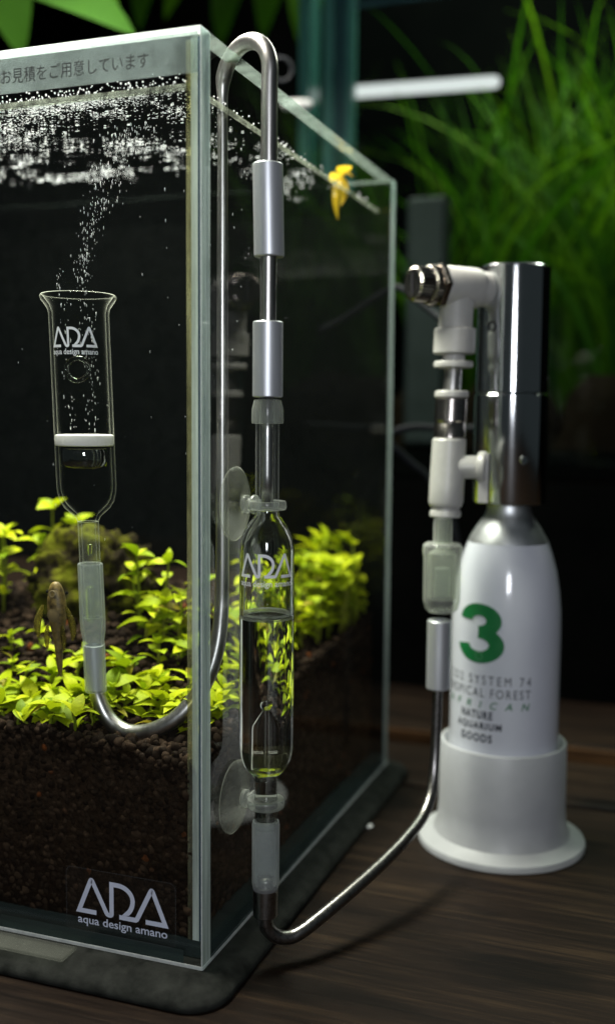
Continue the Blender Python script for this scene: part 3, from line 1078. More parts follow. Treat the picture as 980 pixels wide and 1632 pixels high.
suction(122.0, 'clear suction cup clipped to the narrow neck above the bubble counter')
suction(40.4, 'clear suction cup clipped to the tube below the bubble counter')

# ================================================================== LOWER PIPE to the regulator
lo = thing('gas_pipe', 'steel gas pipe curving from the bubble counter up to the check valve', 'pipe', (10.5, 18.7, 8))
lpts = [(10.5, 18.7, 19), (10.5, 18.7, 12), (10.5, 18.7, 7.4), (11.0, 19.2, 4.4), (12.9, 20.6, 1.9), (15.8, 22.9, 0.9), (18.5, 25.6, 1.7), (22.1, 31.4, 3.9), (27.6, 43.3, 7.4), (33.1, 57.4, 11.1), (37.3, 71.0, 14.7), (39.5, 82.7, 17.9), (40.3, 90.0, 23.9), (40.2, 94.3, 34.9), (40.2, 96.3, 56), (40.2, 97.5, 74)]
tube('tube', catmull(lpts, 8), lambda t: 2.15 - 0.5 * t, 'steel_dark', lo, 20)
lathe('silicone_joint', [(2.2, 14.4), (3.3, 15.2), (3.75, 17.5), (3.8, 34.2), (3.6, 35.2), (3.25, 35.3), (3.2, 18), (2.2, 16)], (AX[0], AX[1], 0), 'silicone_clear', lo, loop=True)
lathe('sleeve', sleeve_prof(3.45, 8.3, 17.2, 1.2), (AX[0], AX[1], 0), 'steel_dark', lo, loop=True)
lathe('sleeve', sleeve_prof(3.9, 56.0, 79.0, 2.0), (40.1, 97.2, 0), 'alu', lo, loop=True)

# ================================================================== CYLINDER, CUP, REGULATOR
BX, BY = 57.0, 129.0
cyl = thing('gas_cylinder', 'white gas cylinder with a green number three, standing in the milky cup', 'gas cylinder', (BX, BY, -2))
lathe('body', [(0, -2), (17, -2), (19, 0), (19.1, 4), (19.1, 72), (18.9, 79), (18.2, 86), (17.0, 93), (15.2, 99.2), (13.9, 102.6)], (BX, BY, 0), 'bottle_white', cyl, seg=72)
lathe('shoulder', [(13.88, 102.65), (13.4, 103.8), (11.2, 107.6), (8.6, 111.2), (7.6, 113.5), (7.4, 118)], (BX, BY, 0), 'zinc', cyl, seg=64)
yawb = math.atan2(CAM.x - BX, -(CAM.y - BY))
RB = 19.17


def bottle_print(name, body, width, height, z, cen, mat, bold=0.0, spacing=1.0, shear=0.0):
    t_ = text2d(body, width, height, bold, spacing, shear)
    v_, f_ = wrap(t_, (BX, BY), RB, yawb, z, cen - width / 2)
    return mk(name, v_, f_, mat, cyl, False)


W3 = 0.205
up3 = [Vector((0.375 + 0.205 * math.cos(math.radians(a_)), 0.722 + 0.192 * math.sin(math.radians(a_)))) for a_ in range(178, -93, -9)]
lo3 = [Vector((0.375 + 0.245 * math.cos(math.radians(a_)), 0.302 + 0.216 * math.sin(math.radians(a_)))) for a_ in range(92, -179, -9)]
for k_, pth in enumerate((up3, lo3)):
    vv, ff = scale2d(stroke2d(pth, W3, 6), 26.0, 19.8)
    vv, ff = wrap((vv, ff), (BX, BY), RB + 0.02 + 0.03 * k_, yawb, 62.9, -9.4 - 0.375 * 26.0)
    mk('number', vv, ff, 'print_green', cyl, False)
ring2 = ([], [])
for k in range(20):
    a = 2 * math.pi * k / 20
    ring2[0].extend([(1.45 * math.cos(a), 1.45 * math.sin(a)), (1.25 * math.cos(a), 1.25 * math.sin(a))])
    j = (k + 1) % 20
    ring2[1].append([2 * k, 2 * k + 1, 2 * j + 1, 2 * j])
v, f = wrap(ring2, (BX, BY), RB + 0.12, yawb, 65.0, -9.2)
mk('ring_mark', v, f, 'ring_pale', cyl, False)  # thin pale green ring over the lower bowl of the number
bottle_print('lettering', 'CO2 SYSTEM 74', 33.0, 3.1, 55.3, -7.4, 'print_black', 0.0, 1.5)
bottle_print('lettering', 'TROPICAL FOREST', 35.0, 3.1, 50.9, -8.4, 'print_black', 0.0, 1.3)
bottle_print('lettering', 'AFRICAN', 33.0, 2.5, 47.0, -7.6, 'print_green', 0.012, 2.6, 0.25)
bottle_print('lettering', 'NATURE', 12.4, 2.9, 43.2, -10.0, 'print_black', 0.035, 1.25)
bottle_print('lettering', 'AQUARIUM', 17.6, 2.9, 39.2, -9.4, 'print_black', 0.035, 1.25)
bottle_print('lettering', 'GOODS', 12.4, 2.9, 35.2, -10.0, 'print_black', 0.035, 1.25)

cup = lathe('cylinder_stand', [(20.0, -2.2), (20.2, 0), (20.7, 31), (21.2, 31.8), (21.9, 31.6), (22.2, 31), (22.4, 8), (22.9, 2), (24.2, -1.2), (27.0, -2.6), (29.2, -3.4), (29.6, -4.4), (29.4, -5.6), (28.6, G + 0.02), (20, G + 0.02), (19.0, -4)], (BX, BY, 0), 'cup', None, loop=True, seg=80, base=(BX, BY, G))
tag(cup, 'milky translucent plastic stand cup with flared foot around the white cylinder', 'stand')

rg = thing('regulator', 'chrome gas regulator with white needle valve, screwed onto the white cylinder', 'regulator', (BX, BY, 116))
lathe('upper_body', [(0, 197.4), (11.6, 197.4), (12.3, 196.8), (12.4, 196.0), (12.4, 154.6), (12.0, 154.2), (0, 154.2)], (BX, BY, 0), 'chrome', rg, seg=72)
lathe('lower_body', [(0, 154.0), (12.3, 154.0), (12.75, 153.5), (12.75, 117.0), (12.2, 116.2), (0, 116.2)], (BX, BY, 0), 'chrome', rg, seg=72)


def cyl_pt(ang, r, z):
    a = yawb + ang
    return Vector((BX + r * math.sin(a), BY - r * math.cos(a), z)), Vector((math.sin(a), -math.cos(a), 0))


p, d = cyl_pt(-0.60, 12.0, 176.5)
lathe('screw_hole', [(1.3, 0.2), (1.7, 0.5), (1.7, 0.8), (1.3, 0.8), (1.1, -0.6), (0, -0.6)], p, 'print_dark', rg, axis=d, seg=24)
p, d = cyl_pt(0.36, 12.4, 131.5)
lathe('screw', [(0, 0.2), (1.3, 0.2), (1.5, 0.6), (1.2, 1.1), (0, 1.1)], p, 'chrome', rg, axis=d, seg=24)
# needle valve body pointing to the left and towards the camera
DV = Vector((-0.66, -0.75, 0.0)).normalized()
V0 = Vector((BX, BY, 189.0))
vb = lathe('valve_body', [(0, 12.0), (5.0, 12.0), (5.8, 12.6), (5.9, 14), (5.9, 15.5), (6.6, 16.4), (6.8, 18), (6.8, 30.5), (6.4, 31.4), (0, 31.4)], V0, 'valve_white', rg, axis=DV, seg=48)
hexp = [(0, 31.3), (7.4, 31.3), (7.8, 31.7), (7.8, 33.2), (7.4, 33.6), (0, 33.6)]
lathe('lock_nut', hexp, V0, 'nickel', vb, axis=DV, seg=6)
kp, kf = [], []


def knurl(name, r, h0, h1, par, org, axis, teeth=36, depth=0.3):
    x, y, d_ = frame_of(axis)
    vs, fs = [], []
    n = teeth * 2
    prof = [(r * 0.88, h0), (r, h0 + 0.3), (r, h1 - 0.5), (r * 0.86, h1)]
    for r_, h in prof:
        for i in range(n):
            a = 2 * math.pi * i / n
            q = r_ - (depth if i % 2 else 0)
            vs.append(Vector(org) + d_ * h + (x * math.cos(a) + y * math.sin(a)) * q)
    for k in range(len(prof) - 1):
        for i in range(n):
            j = (i + 1) % n
            fs.append([k * n + i, k * n + j, (k + 1) * n + j, (k + 1) * n + i])
    fs.append(list(range((len(prof) - 1) * n, len(prof) * n)))
    fs.append(list(range(n))[::-1])
    return fix_normals(mk(name, vs, fs, 'nickel', par, False))


knurl('lock_ring', 6.5, 33.6, 36.6, vb, V0, DV)
knurl('adjusting_knob', 5.7, 36.7, 42.2, vb, V0, DV)
k0 = V0 + DV * 42.25
x_, y_, _d = frame_of(DV)
q = [k0 + x_ * a + y_ * b + DV * c for c in (0, 0.25) for a, b in ((-0.5, -3.4), (0.5, -3.4), (0.5, 3.4), (-0.5, 3.4))]
mk('slot', q, [[0, 1, 2, 3], [4, 5, 6, 7], [0, 1, 5, 4], [1, 2, 6, 5], [2, 3, 7, 6], [3, 0, 4, 7]], 'print_dark', vb, False)
# vertical stack below the valve
SX0, SY0 = (V0 + DV * 24.3).x, (V0 + DV * 24.3).y
SH = lambda z: ((40.1 - SX0) * (184 - z) / 105.0, (97.4 - SY0) * (184 - z) / 105.0, 0)
so = (SX0, SY0, 0)
lathe('branch', [(0, 186), (5.6, 186), (5.6, 175.5), (0, 175.5)], so, 'valve_white', vb, shift=SH)
lathe('push_collar', [(0, 175.4), (6.5, 175.3), (6.9, 174.8), (6.9, 167.2), (6.5, 166.8), (0, 166.8)], so, 'valve_white', vb, shift=SH)
lathe('release_ring', [(3.6, 166.7), (3.6, 164.6), (6.1, 164.4), (6.5, 163.9), (6.5, 162.6), (6.1, 162.2), (0, 162.2)], so, 'valve_white', vb, shift=SH)
lathe('metal_stem', [(2.9, 162.1), (3.0, 161.5), (3.0, 154.8)], so, 'steel', rg, shift=SH)
lathe('flange', [(3.0, 154.7), (5.2, 154.6), (5.6, 154.2), (5.6, 152.7), (5.2, 152.3), (3.0, 152.2)], so, 'valve_white', rg, shift=SH)
lathe('metal_collar', [(5.1, 152.1), (5.4, 151.8), (5.4, 144.6), (5.1, 144.2), (5.1, 143.6), (5.3, 143.3), (5.3, 139.2), (5.0, 138.9)], so, 'nickel', rg, shift=SH)
tb = lathe('ball_valve', [(0, 139), (5.1, 138.9), (5.6, 138.3), (5.75, 124), (5.75, 118), (5.3, 116.6), (4.9, 116.2), (0, 116.2)], so, 'valve_white', rg, shift=SH)
lathe('lower_ring', [(0, 116.1), (4.6, 116.0), (4.6, 115.0), (5.1, 114.8), (5.2, 113.4), (4.8, 112.9), (0, 112.9)], so, 'valve_white', tb, shift=SH)
sh = SH(129)
org = Vector((SX0 + sh[0], SY0 + sh[1], 129.5))
hd = (_r * 0.93 - Vector((0, 0, 0)) + Vector((0.13, -0.3, 0))).normalized()
lathe('branch', [(0, 0), (3.8, 3), (3.8, 9.5), (3.2, 10.4), (0, 10.4)], org, 'valve_white', tb, axis=hd, seg=32)
lathe('hub', [(0, 10.2), (4.9, 10.2), (5.3, 10.8), (5.3, 12.4), (4.8, 13), (0, 13)], org, 'valve_white', tb, axis=hd, seg=32)
hc = org + hd * 12.2
side = Vector((-hd.y, hd.x, 0))
hv, hf = [], []
for a in (-1.6, 1.6):
    for b in (-2.4, 2.4):
        for c_ in (-11.5, 4.6):
            hv.append(hc + hd * a + side * b + Vector((0, 0, c_)))
hf = [[0, 1, 3, 2], [4, 6, 7, 5], [0, 4, 5, 1], [2, 3, 7, 6], [0, 2, 6, 4], [1, 5, 7, 3]]
fix_normals(mk('lever', hv, hf, 'valve_white', tb, False))
bpy_l = C.objects[-1]

# check valve between the ball valve and the pipe
s1 = SH(95)
cx0, cy0 = SX0 + s1[0], SY0 + s1[1]
cv = thing('check_valve', 'clear acrylic check valve between the white ball valve and the pipe', 'check valve', (cx0, cy0, 79))
lathe('stem', [(1.9, 113.0), (2.9, 112.8), (3.1, 111), (3.1, 104.5), (1.9, 104)], (cx0, cy0, 0), 'check_clear', cv, loop=True)
lathe('housing', [(2.2, 104.6), (5.6, 104.4), (6.4, 103.6), (6.5, 101), (6.2, 100), (6.1, 85.5), (5.4, 82.5), (4.2, 81.4), (2.0, 81.2), (2.0, 84), (4.6, 86), (4.7, 101), (2.2, 102.5)], (cx0, cy0, 0), 'check_clear', cv, loop=True)
lathe('membrane', [(0, 96), (2.6, 96), (2.6, 84), (0, 84)], (cx0, cy0, 0), 'silicone_clear', cv)
lathe('seal', [(0, 86), (3.9, 86), (3.9, 83.5), (0, 83.5)], (cx0, cy0, 0), 'slate', cv)

# ================================================================== MAT and small things
mv, mf = [], []
out = []
x0, x1, y0, y1, rad = -330, 9.0, -12.0, 192, 11
for cx_, cy_, a0 in ((x1 - rad, y0 + rad, -90), (x1 - rad, y1 - rad, 0), (x0 + rad, y1 - rad, 90), (x0 + rad, y0 + rad, 180)):
    for k in range(9):
        a = math.radians(a0 + k * 11.25)
        out.append((cx_, cy_, math.cos(a), math.sin(a)))
levels = [(-0.8, G + 0.02), (-0.1, G + 0.6), (0, G + 1.4), (-0.4, -3.6), (-1.6, -2.5), (-4.2, -1.3), (-7.5, -0.5), (-9.5, -0.12)]
for dr, z in levels:
    for cx_, cy_, a, b in out:
        mv.append((cx_ + a * (rad + dr), cy_ + b * (rad + dr), z + (0.12 * noise.noise(Vector((cx_ + a * 30, cy_ + b * 30, z))))))
n_ = len(out)
for k in range(len(levels) - 1):
    for i in range(n_):
        j = (i + 1) % n_
        mf.append([k * n_ + i, k * n_ + j, (k + 1) * n_ + j, (k + 1) * n_ + i])
mf.append([(len(levels) - 1) * n_ + i for i in range(n_)])
mt_ = mk('cushion_mat', mv, mf, 'mat', None, True, (0, 0, G))
tag(mt_, 'dusty black foam cushion mat under the glass aquarium', 'mat')
tb_ = box('plastic_tab', (-120, -9.5, -0.1), (-36.5, -2.0, 0.7), 'cup_clear', None, 0.3, base=(-60, -5, -0.1))
tag(tb_, 'thin clear plastic strip lying on the mat before the tank', 'strip')
ch = lathe('white_chip', [(0, 0), (1.5, 0.05), (1.8, 0.4), (1.2, 0.9), (0, 1.0)], (8.8, 124, G), 'white_drop', None, base=(8.8, 124, G), seg=16)
tag(ch, 'tiny white chip lying on the table behind the curved pipe', 'chip')

# ================================================================== PLANTS IN THE TANK
def leaf_mesh(name, wid, droop, fold, mat, nseg=6):
    vs, fs = [], []
    for i in range(nseg + 1):
        t = i / nseg
        w_ = wid * (math.sin(math.pi * min(1, t ** 0.82)) ** 0.85 if 0 < t < 1 else 0.0) + (0.03 if t == 0 else 0.004)
        z = -droop * t * t + 0.10 * math.sin(t * math.pi)
        for s in (-1, 0, 1):
            vs.append((t, s * w_, z + (fold * w_ if s else 0)))
    for i in range(nseg):
        for s in range(2):
            a = i * 3 + s
            fs.append([a, a + 3, a + 4, a + 1])
    me = bpy.data.meshes.new(name)
    me.from_pydata(vs, [], fs)
    me.polygons.foreach_set('use_smooth', [True] * len(me.polygons))
    me.materials.append(M[mat])
    return me


LEAVES = [leaf_mesh('leaf', 0.20, 0.10, 0.25, 'leaf'), leaf_mesh('leaf', 0.24, 0.28, 0.18, 'leaf'), leaf_mesh('leaf', 0.17, 0.0, 0.35, 'leaf'), leaf_mesh('leaf', 0.26, 0.4, 0.1, 'leaf'), leaf_mesh('leaf', 0.22, 0.15, 0.2, 'leaf'), leaf_mesh('leaf', 0.30, 0.25, 0.15, 'leaf'), leaf_mesh('leaf', 0.20, 0.35, 0.3, 'leaf_old')]


def plant(x, y, h, tiers, size, label, group, lean=(0, 0), z0=None, spread=1.0):
    z0 = soil_h(x, y) - 1 if z0 is None else z0
    r = thing('carpet_plant', label, 'plant', (x, y, z0), group)
    top = Vector((x + lean[0], y + lean[1], z0 + h))
    b0 = Vector((x, y, z0))
    path = [b0.lerp(top, k / 4) + Vector((0.6 * math.sin(k * 1.3 + x), 0.6 * math.sin(k * 1.7 + y), 0)) * (k / 4) for k in range(5)]
    v_, f_ = tube_vf(path, lambda t: 0.55 - 0.2 * t, 6)
    mk('stem', v_, f_, 'stem', r)
    az = random.uniform(0, 6.28)
    for k in range(tiers):
        t = 1.0 if tiers == 1 else 0.25 + 0.75 * k / (tiers - 1)
        p_ = b0.lerp(top, t)
        top_t = (k == tiers - 1)
        nl = 4 if top_t else 2
        for q_ in range(nl):
            a = az + q_ * 2 * math.pi / nl + random.uniform(-0.3, 0.3)
            el = random.uniform(0.5, 1.1) if (top_t and q_ % 2) else random.uniform(0.05, 0.6)
            s = size * random.uniform(0.7, 1.2) * (0.8 if top_t and q_ % 2 else 1)
            # keep the blade inside the tank
            ex, ey = p_.x + math.cos(a) * s * math.cos(el), p_.y + math.sin(a) * s * math.cos(el)
            if ex > -5.8 or ey < 5.8 or ey > 174:
                a += math.pi if (ey < 5.8 or ey > 174) else 0
                if p_.x + math.cos(a) * s * math.cos(el) > -5.8:
                    a = math.pi - a
                if p_.y + math.sin(a) * s * math.cos(el) < 5.8:
                    el = 1.25
            lo_ = bpy.data.objects.new('leaf', random.choice(LEAVES[:-1]) if random.random() > 0.035 else LEAVES[-1])
            C.objects.link(lo_)
            lo_.parent = r
            lo_.matrix_local = Matrix.Translation((p_ - b0) * MM) @ Matrix.Rotation(a, 4, 'Z') @ Matrix.Rotation(-el, 4, 'Y') @ Matrix.Rotation(random.uniform(-0.5, 0.5), 4, 'X') @ Matrix.Scale(s * MM, 4)
        az += 1.4 + random.uniform(-0.3, 0.3)
    return r


def zone(n, xr, yr, hr, tiers, size, mind, label, group, avoid=None):
    got, tries_ = [], 0
    while len(got) < n and tries_ < 4000:
        tries_ += 1
        x, y = random.uniform(*xr), random.uniform(*yr)
        if any((x - a) ** 2 + (y - b) ** 2 < mind ** 2 for a, b in got):
            continue
        if avoid and avoid(x, y):
            continue
        got.append((x, y))
        plant(x, y, random.uniform(*hr), random.randint(*tiers), random.uniform(*size), label, group, (random.uniform(-3, 3), random.uniform(-3, 3)))
    return got


near_pipe = lambda x, y: x > -43 and y < 25
zone(30, (-80, -43), (8, 30), (2.5, 7), (2, 3), (6, 11), 4.4, 'yellow-green rosette plant in the front carpet left of the pipe bend', 'front carpet plants', near_pipe)
zone(25, (-46, -10), (24, 44), (3, 8), (2, 3), (6, 11), 4.6, 'yellow-green rosette plant in the carpet right behind the pipe bend', 'carpet plants behind the pipe bend', near_pipe)
zone(6, (-92, -58), (36, 50), (3, 7), (2, 3), (5, 8), 8, 'small green plant on the soil before the mossy stone', 'plants before the stone')
for (x, y, h) in [(-52, 62, 26), (-47, 66, 22), (-55, 68, 18), (-42, 60, 14), (-48, 57, 10), (-38, 64, 16)]:
    plant(x, y, h, 4, 8.5, 'tall leafy shoot to the right of the mossy stone', 'shoots right of the stone', (random.uniform(-3, 4), 0))
for (x, y, h) in [(-108, 66, 28), (-112, 72, 24), (-100, 78, 20), (-115, 60, 18)]:
    plant(x, y, h, 4, 9, 'tall leafy shoot at the left edge beside the mossy stone', 'shoots left of the stone', (random.uniform(-3, 3), 0))
for (x, y, h) in [(-101, 84, 33), (-95, 88, 27)]:
    plant(x, y, h, 4, 8.5, 'leafy shoot rising just behind the mossy stone', 'shoots behind the stone', (2, 0))
zone(14, (-40, -9), (50, 80), (6, 14), (2, 3), (7, 9), 6, 'yellow-green plant seen behind the inner pipe through the side pane', 'plants behind the inner pipe')
zone(16, (-30, -8), (84, 128), (10, 24), (3, 4), (8, 10), 5, 'bushy yellow-green shoot in the thicket along the side pane', 'thicket along the side pane')
zone(18, (-26, -8), (128, 170), (16, 32), (3, 5), (8, 11), 4.6, 'tall bushy shoot in the thicket at the rear corner', 'thicket in the rear corner')

zone(9, (-12, -7), (146, 170), (14, 26), (3, 4), (6, 8), 3.5, 'leafy shoot pressed against the side pane in the far corner', 'shoots against the pane in the far corner')

# mossy stone
bm = bmesh.new()
bmesh.ops.create_icosphere(bm, subdivisions=5, radius=1)
for v_ in bm.verts:
    p_ = v_.co.copy()
    d_ = 1 + 0.42 * noise.noise(p_ * 1.4 + Vector((4, 1, 0))) - 0.34 * abs(noise.noise(p_ * 2.6)) + 0.2 * noise.noise(p_ * 5.5) + 0.12 * noise.noise(p_ * 12) + 0.07 * noise.noise(p_ * 25)
    p_ = p_ * d_
    v_.co = Vector((p_.x * 25 - 80, p_.y * 15 + 80, p_.z * 20 + 84))
vs = [v_.co.copy() for v_ in bm.verts]
fs = [[q_.index for q_ in f_.verts] for f_ in bm.faces]
bm.free()
tag(mk('stone', vs, fs, 'rock', None, True, (-80, 80, 70)), 'dark mossy stone behind the glass diffuser', 'stone')

# ================================================================== FISH on the glass (belly to the viewer)
FX, FY = -47.3, 7.3
fi = thing('fish', 'small slender brown fish clinging upright to the front glass beside the diffuser', 'fish', (FX, FY, 73))
spine = [(99.6, 0.9, 0.8), (98.6, 2.0, 1.5), (96.5, 2.8, 2.0), (93.5, 3.4, 2.3), (90.5, 3.3, 2.3), (87.5, 2.6, 2.0), (85, 1.9, 1.7), (82.5, 1.4, 1.4), (79, 1.15, 1.1), (76, 0.9, 0.9), (73.6, 0.6, 0.7), (73.2, 0.1, 0.2)]
vs, fs = [], []
sg = 18
for i, (z, a, b) in enumerate(spine):
    off = 1.1 * (99.6 - z) / 26
    for k in range(sg):
        t = 2 * math.pi * k / sg
        vs.append((FX - 0.6 + off + 0.86 * a * math.cos(t), FY + b * math.sin(t), z))
for i in range(len(spine) - 1):
    for k in range(sg):
        l = (k + 1) % sg
        fs.append([i * sg + k, (i + 1) * sg + k, (i + 1) * sg + l, i * sg + l])
fs += [list(range(sg)), [(len(spine) - 1) * sg + k for k in range(sg)][::-1]]
bo_ = fix_normals(mk('body', vs, fs, 'fish', fi))
sb_ = bo_.modifiers.new('smooth', 'SUBSURF')
sb_.levels = sb_.render_levels = 1
lathe('mouth', [(0, -0.3), (1.0, -0.2), (1.15, 0.1), (0.9, 0.25), (0.5, 0.12), (0, 0.05)], (FX - 0.5, FY - 1.75, 96.3), 'fish_belly', fi, axis=(0, -1, 0.15), seg=20)
lathe('belly', [(0, -0.4), (1.6, -0.3), (1.9, 0.0), (1.2, 0.12), (0, 0.16)], (FX - 0.1, FY - 2.2, 90.5), 'fish_belly', fi, axis=(0, -1, 0), seg=20)
for s in (-1, 1):
    lathe('eye', [(0, -0.5), (0.5, -0.2), (0.55, 0.1), (0, 0.5)], (FX - 0.5 + s * 3.1, FY + 0.5, 96.4), 'eye', fi, axis=(s, 0, 0), seg=12)
    for nm, zz, ln, wd_, sp2 in (('pectoral_fin', 93.0, 9.5, 2.4, 0.22), ('pelvic_fin', 87.5, 7.0, 1.8, 0.06)):
        o0 = Vector((FX - 0.3 + s * (3.7 if nm[1] == 'e' and nm[2] == 'c' else 2.3), FY - 1.2, zz))
        fv, ff = [], []
        for i in range(8):
            t = i / 7
            c_ = o0 + Vector((s * ln * sp2 * math.sin(t * 2.2), 0.3 * t, -ln * t))
            w_ = wd_ * math.sin(math.pi * (0.08 + 0.86 * t)) ** 0.8
            fv += [c_ + Vector((-w_ / 2, 0, 0)), c_ + Vector((0, -0.12, 0)), c_ + Vector((w_ / 2, 0, 0)), c_ + Vector((0, 0.12, 0))]
            if i:
                b_ = 4 * (i - 1)
                for q_ in range(4):
                    ff.append([b_ + q_, b_ + (q_ + 1) % 4, b_ + 4 + (q_ + 1) % 4, b_ + 4 + q_])
        fix_normals(mk(nm, fv, ff, 'fish_fin', fi))

# yellow leaf caught at the waterline on the side pane
yl = thing('yellow_leaf', 'yellowing leaf floating at the waterline by the rear corner', 'leaf', (-9, 139, 233))
for a, el, s, wd2, dr in ((2.6, 0.15, 8, 0.42, 0.5), (5.6, 0.9, 7, 0.5, 0.6), (0.4, 0.2, 5, 0.5, 0.3), (4.3, -1.35, 19, 0.10, 0.1), (1.2, -1.45, 13, 0.16, 0.2)):
    me = leaf_mesh('blade', wd2, dr, 0.3, 'yellow_leaf')
    o = bpy.data.objects.new('blade', me)
    C.objects.link(o)
    o.parent = yl
    o.matrix_local = Matrix.Translation(Vector((0, 0, 1.5)) * MM) @ Matrix.Rotation(a, 4, 'Z') @ Matrix.Rotation(-el, 4, 'Y') @ Matrix.Scale(s * 0.85 * MM, 4)

# ================================================================== BACKGROUND
rt = thing('rear_aquarium', 'large blurred planted aquarium standing behind the small tank', 'aquarium', (60, 350, 100))
box('front_pane', (-90, 350, 120), (420, 356, 430), 'rear_pane', rt)
box('corner_edge', (-90, 349.5, 120), (-84, 357, 430), 'rear_edge', rt)
box('corner_edge', (-83.8, 351, 120), (-76.5, 357, 430), 'rear_edge_dark', rt)
box('corner_edge', (-76.2, 349.5, 120), (-72.5, 357, 430), 'rear_edge', rt)
box('side_pane', (-96, 357.2, 120), (-90.5, 560, 430), 'rear_pane', rt)
box('corner_edge', (-106, 352, 120), (-100, 372, 430), 'rear_edge', rt)
box('back_panel', (-330, 566, 90), (430, 572, 520), 'dark', rt)
box('waterline', (-72, 349.2, 376), (420, 349.8, 379), 'rear_edge_dark', rt)
box('soil', (-96, 357.5, 112), (420, 565, 128), 'dark', rt)
cb = box('cabinet', (-430, 346, -600), (430, 580, 110), 'dark', None, base=(0, 460, -600))
tag(cb, 'dark cabinet carrying the rear aquarium', 'cabinet')
fb = box('filter_box', (-43, 362, 130), (-20, 380, 272), 'slate', None, 2.0, base=(-31, 371, 130))
tag(fb, 'blurred slate grey box standing in the rear aquarium', 'box')
tl_ = thing('tube_reflection', 'glowing white rod in place of a blurred tube reflection behind the tank', 'reflection', (-48, 386, 340))  # added glowing rod stands in for a light tube reflected in the rear glass
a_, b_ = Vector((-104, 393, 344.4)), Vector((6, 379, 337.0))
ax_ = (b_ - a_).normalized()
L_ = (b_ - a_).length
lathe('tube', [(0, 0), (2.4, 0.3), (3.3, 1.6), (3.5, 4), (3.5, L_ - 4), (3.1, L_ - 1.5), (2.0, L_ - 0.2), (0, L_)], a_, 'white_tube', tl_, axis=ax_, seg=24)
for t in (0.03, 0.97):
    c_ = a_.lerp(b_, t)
    box('bracket', (c_.x - 1.5, c_.y + 2.5, c_.z - 2), (c_.x + 1.5, 565, c_.z + 2), 'dark', tl_)  # added arms that hold the reflection rod
tl2 = lathe('round_cap', [(0, 0), (1.6, 0.3), (2.5, 1.5), (2.6, 9), (2.3, 14), (1.4, 16), (0, 16.2)], (-95, 297.2, 311), 'white_drop', None, axis=(0.94, 0.33, 0.03), base=(-88, 300, 308), seg=24)  # small white round thing beside the reflection rod
tag(tl2, 'blurred white round cap left of the tube reflection', 'cap')
rgx = lathe('glass_ring', [(4.6, -0.5), (5.6, -0.6), (6.0, 0), (5.6, 0.6), (4.6, 0.5), (4.3, 0)], (-66.0, 222, 303.5), 'hose', None, axis=(0.5, -0.85, 0), loop=True, base=(-66, 222, 298), seg=32, sharp=False)
tag(rgx, 'small blurred grey ring behind the hook of the pipe', 'ring')
for k_, (x_s, y_s, rx_s, rz_s, lab) in enumerate([(12, 372, 42, 44, 'dark mound added to darken the plant feet behind the regulator'), (84, 376, 48, 52, 'dark mound added to darken the plant feet right of the regulator'), (150, 384, 45, 48, 'dark mound added to darken the plant feet at the right end of the rear aquarium'), (-45, 378, 30, 40, 'dark mound added to darken the plant feet behind the slate box')]):  # dark mounds added so the rear grass fades into shade at its foot
    bm = bmesh.new()
    bmesh.ops.create_icosphere(bm, subdivisions=3, radius=1)
    bm.verts.index_update()
    vs = []
    for v_ in bm.verts:
        d_ = 1 + 0.35 * noise.noise(v_.co * 1.6 + Vector((k_ * 5, 0, 0))) + 0.15 * noise.noise(v_.co * 4)
        vs.append(Vector((x_s + v_.co.x * d_ * rx_s, y_s + v_.co.y * d_ * 12, 122 + v_.co.z * d_ * rz_s)))
    fs = [[q_.index for q_ in f_.verts] for f_ in bm.faces]
    bm.free()
    tag(mk('dark_mound', vs, fs, 'bed', None, True, (x_s, y_s, 122)), lab, 'stone', 'dark mounds in the rear aquarium')
hz_ = [(-6, 196, 201), (-1, 187, 199.4), (6, 182, 196), (18, 176, 187), (28, 168, 180)]
tag(tube('grey_hose', catmull(hz_, 6), 1.5, 'hose', None, 12, base=(0, 185, 198)), 'thin grey hose behind the needle valve knob', 'hose')
hz_ = [(46, 203, 142), (20, 200, 141), (4, 198, 141.5), (-6, 196, 137), (2, 199, 128), (13, 201, 118), (22, 204, 100), (26, 208, 60), (28, 210, G + 2)]
tag(tube('grey_hose', catmull(hz_, 6), 1.5, 'hose', None, 12, base=(10, 200, G)), 'looped dark hose hanging behind the ball valve', 'hose')


def ribbon_mesh(name, L, wid, curl, bend, mat, nseg=14):
    vs, fs = [], []
    p = Vector((0, 0, 0))
    ang = 0.0
    for i in range(nseg + 1):
        t = i / nseg
        w_ = wid * (0.55 + 0.45 * math.sin(math.pi * min(1, t * 1.1 + 0.15))) * (1 if t < 0.85 else max(0.05, (1 - t) / 0.15))
        tw = curl * t
        dx, dy = math.cos(tw) * w_, math.sin(tw) * w_
        for s in (-1, 0, 1):
            vs.append((p.x + dx * s, p.y + dy * s + (0.12 * w_ if s == 0 else 0), p.z))
        ang = bend * t ** 1.4
        p = p + Vector((math.sin(ang), 0, math.cos(ang))) * (L / nseg)
    for i in range(nseg):
        for s in range(2):
            a = i * 3 + s
            fs.append([a, a + 1, a + 4, a + 3])
    me = bpy.data.meshes.new(name)
    me.from_pydata([tuple(c * MM for c in v_) for v_ in vs], [], fs)
    me.polygons.foreach_set('use_smooth', [True] * len(me.polygons))
    me.materials.append(M[mat])
    return me


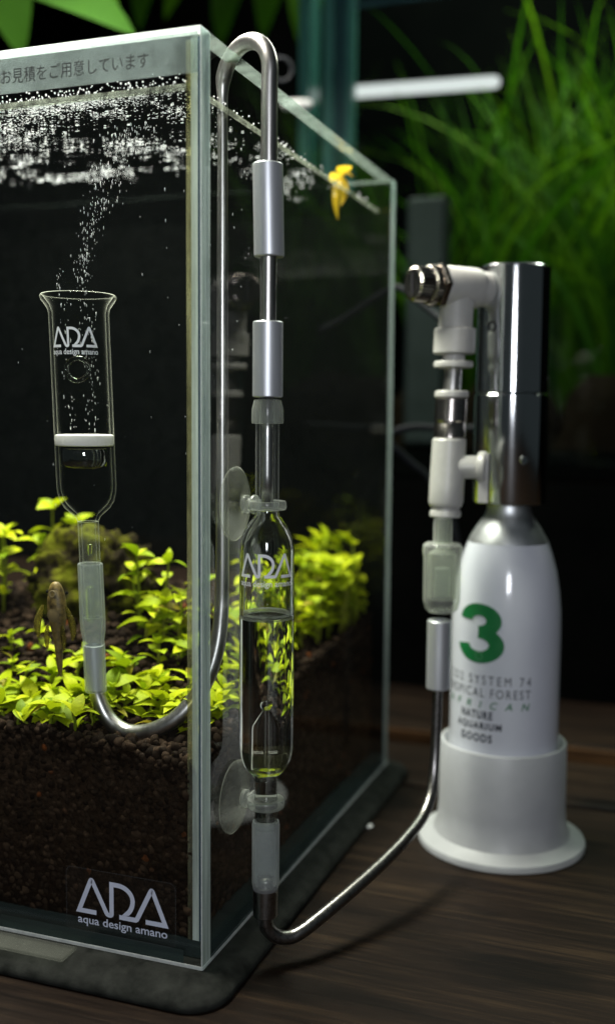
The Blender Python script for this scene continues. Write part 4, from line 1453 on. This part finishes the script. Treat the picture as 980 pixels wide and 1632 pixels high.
RIB = [ribbon_mesh('leaf', 250, 2.2, 0.8, 0.4, 'deepleaf'), ribbon_mesh('leaf', 300, 1.9, -1.0, 0.9, 'deepleaf'), ribbon_mesh('leaf', 200, 2.8, 1.4, 1.3, 'deepleaf'), ribbon_mesh('leaf', 330, 2.0, 0.5, 1.9, 'deepleaf'), ribbon_mesh('leaf', 150, 3.2, 0.6, 0.8, 'deepleaf'), ribbon_mesh('leaf', 300, 1.6, 1.2, 1.2, 'deepleaf'), ribbon_mesh('leaf', 240, 1.5, -0.8, 2.2, 'deepleaf'), ribbon_mesh('leaf', 270, 1.8, 0.4, 0.6, 'deepleaf')]


def grass(x, y, z, n, label, group, tilt=0.35, sc_=1.0, name='ribbon_plant'):
    r = thing(name, label, 'plant', (x, y, z), group)
    for k in range(n):
        o_ = bpy.data.objects.new('leaf', random.choice(RIB))
        C.objects.link(o_)
        o_.parent = r
        o_.matrix_local = Matrix.Translation(Vector((random.uniform(-5, 5), random.uniform(-5, 5), 0)) * MM) @ Matrix.Rotation(random.uniform(0, 6.28), 4, 'Z') @ Matrix.Rotation(random.uniform(-tilt, tilt), 4, 'Y') @ Matrix.Scale(random.uniform(0.75, 1.1) * sc_, 4)
    return r


for i in range(26):
    grass(random.uniform(-8, 165), random.uniform(400, 552), 127, random.randint(14, 19), 'long dark green ribbon-leaved plant in the rear aquarium', 'ribbon plants in the rear aquarium', 0.2)
for i in range(5):
    grass(random.uniform(-66, -20), random.uniform(440, 540), 127, random.randint(3, 5), 'sparse ribbon-leaved plant deep in the rear aquarium', 'sparse ribbon plants in the rear aquarium', 0.2)

BIG = [leaf_mesh('leaf', 0.19, 0.02, 0.2, 'broad_leaf', 8), leaf_mesh('leaf', 0.15, 0.02, 0.2, 'broad_leaf', 8)]
ep = thing('broad_leaf_plant', 'bright green broad-leaved plant hanging behind the tank rim', 'plant', (-150, 262, 372))
BROAD = [((-202.0, 205.3, 369.3), (-181.7, 188.9, 310.5), 0), ((-190.8, 207.4, 348.7), (-133.2, 207.6, 322.5), 0), ((-180.6, 250.7, 372.3), (-162.3, 244.0, 344.6), 1), ((-201.5, 354.5, 420.3), (-200.6, 334.4, 373.7), 1), ((-180.1, 384.8, 433.1), (-194.1, 353.9, 386.2), 1), ((-159.6, 391.9, 429.3), (-161.9, 364.0, 369.3), 1), ((-134.0, 401.9, 437.4), (-137.7, 373.2, 374.5), 1), ((-124.4, 427.6, 446.4), (-120.0, 400.6, 370.8), 1)]
for b_, t_, k_ in BROAD:
    b_, t_ = Vector(b_), Vector(t_)
    d_ = t_ - b_
    xx = d_.normalized()
    up_ = Vector((0.1, -0.75, 0.65))
    yy = up_.cross(xx).normalized()
    zz = xx.cross(yy)
    mw = Matrix((xx, yy, zz)).transposed().to_4x4()
    o_ = bpy.data.objects.new('leaf', BIG[k_])
    C.objects.link(o_)
    o_.parent = ep
    o_.matrix_local = Matrix.Translation((b_ - Vector((-150, 262, 372))) * MM) @ mw @ Matrix.Scale(d_.length * MM, 4)
mk('stem', *tube_vf(catmull([BROAD[0][0], BROAD[1][0], BROAD[2][0], BROAD[3][0], BROAD[4][0], BROAD[5][0], BROAD[6][0]], 5), 1.2, 8), 'stem', ep)
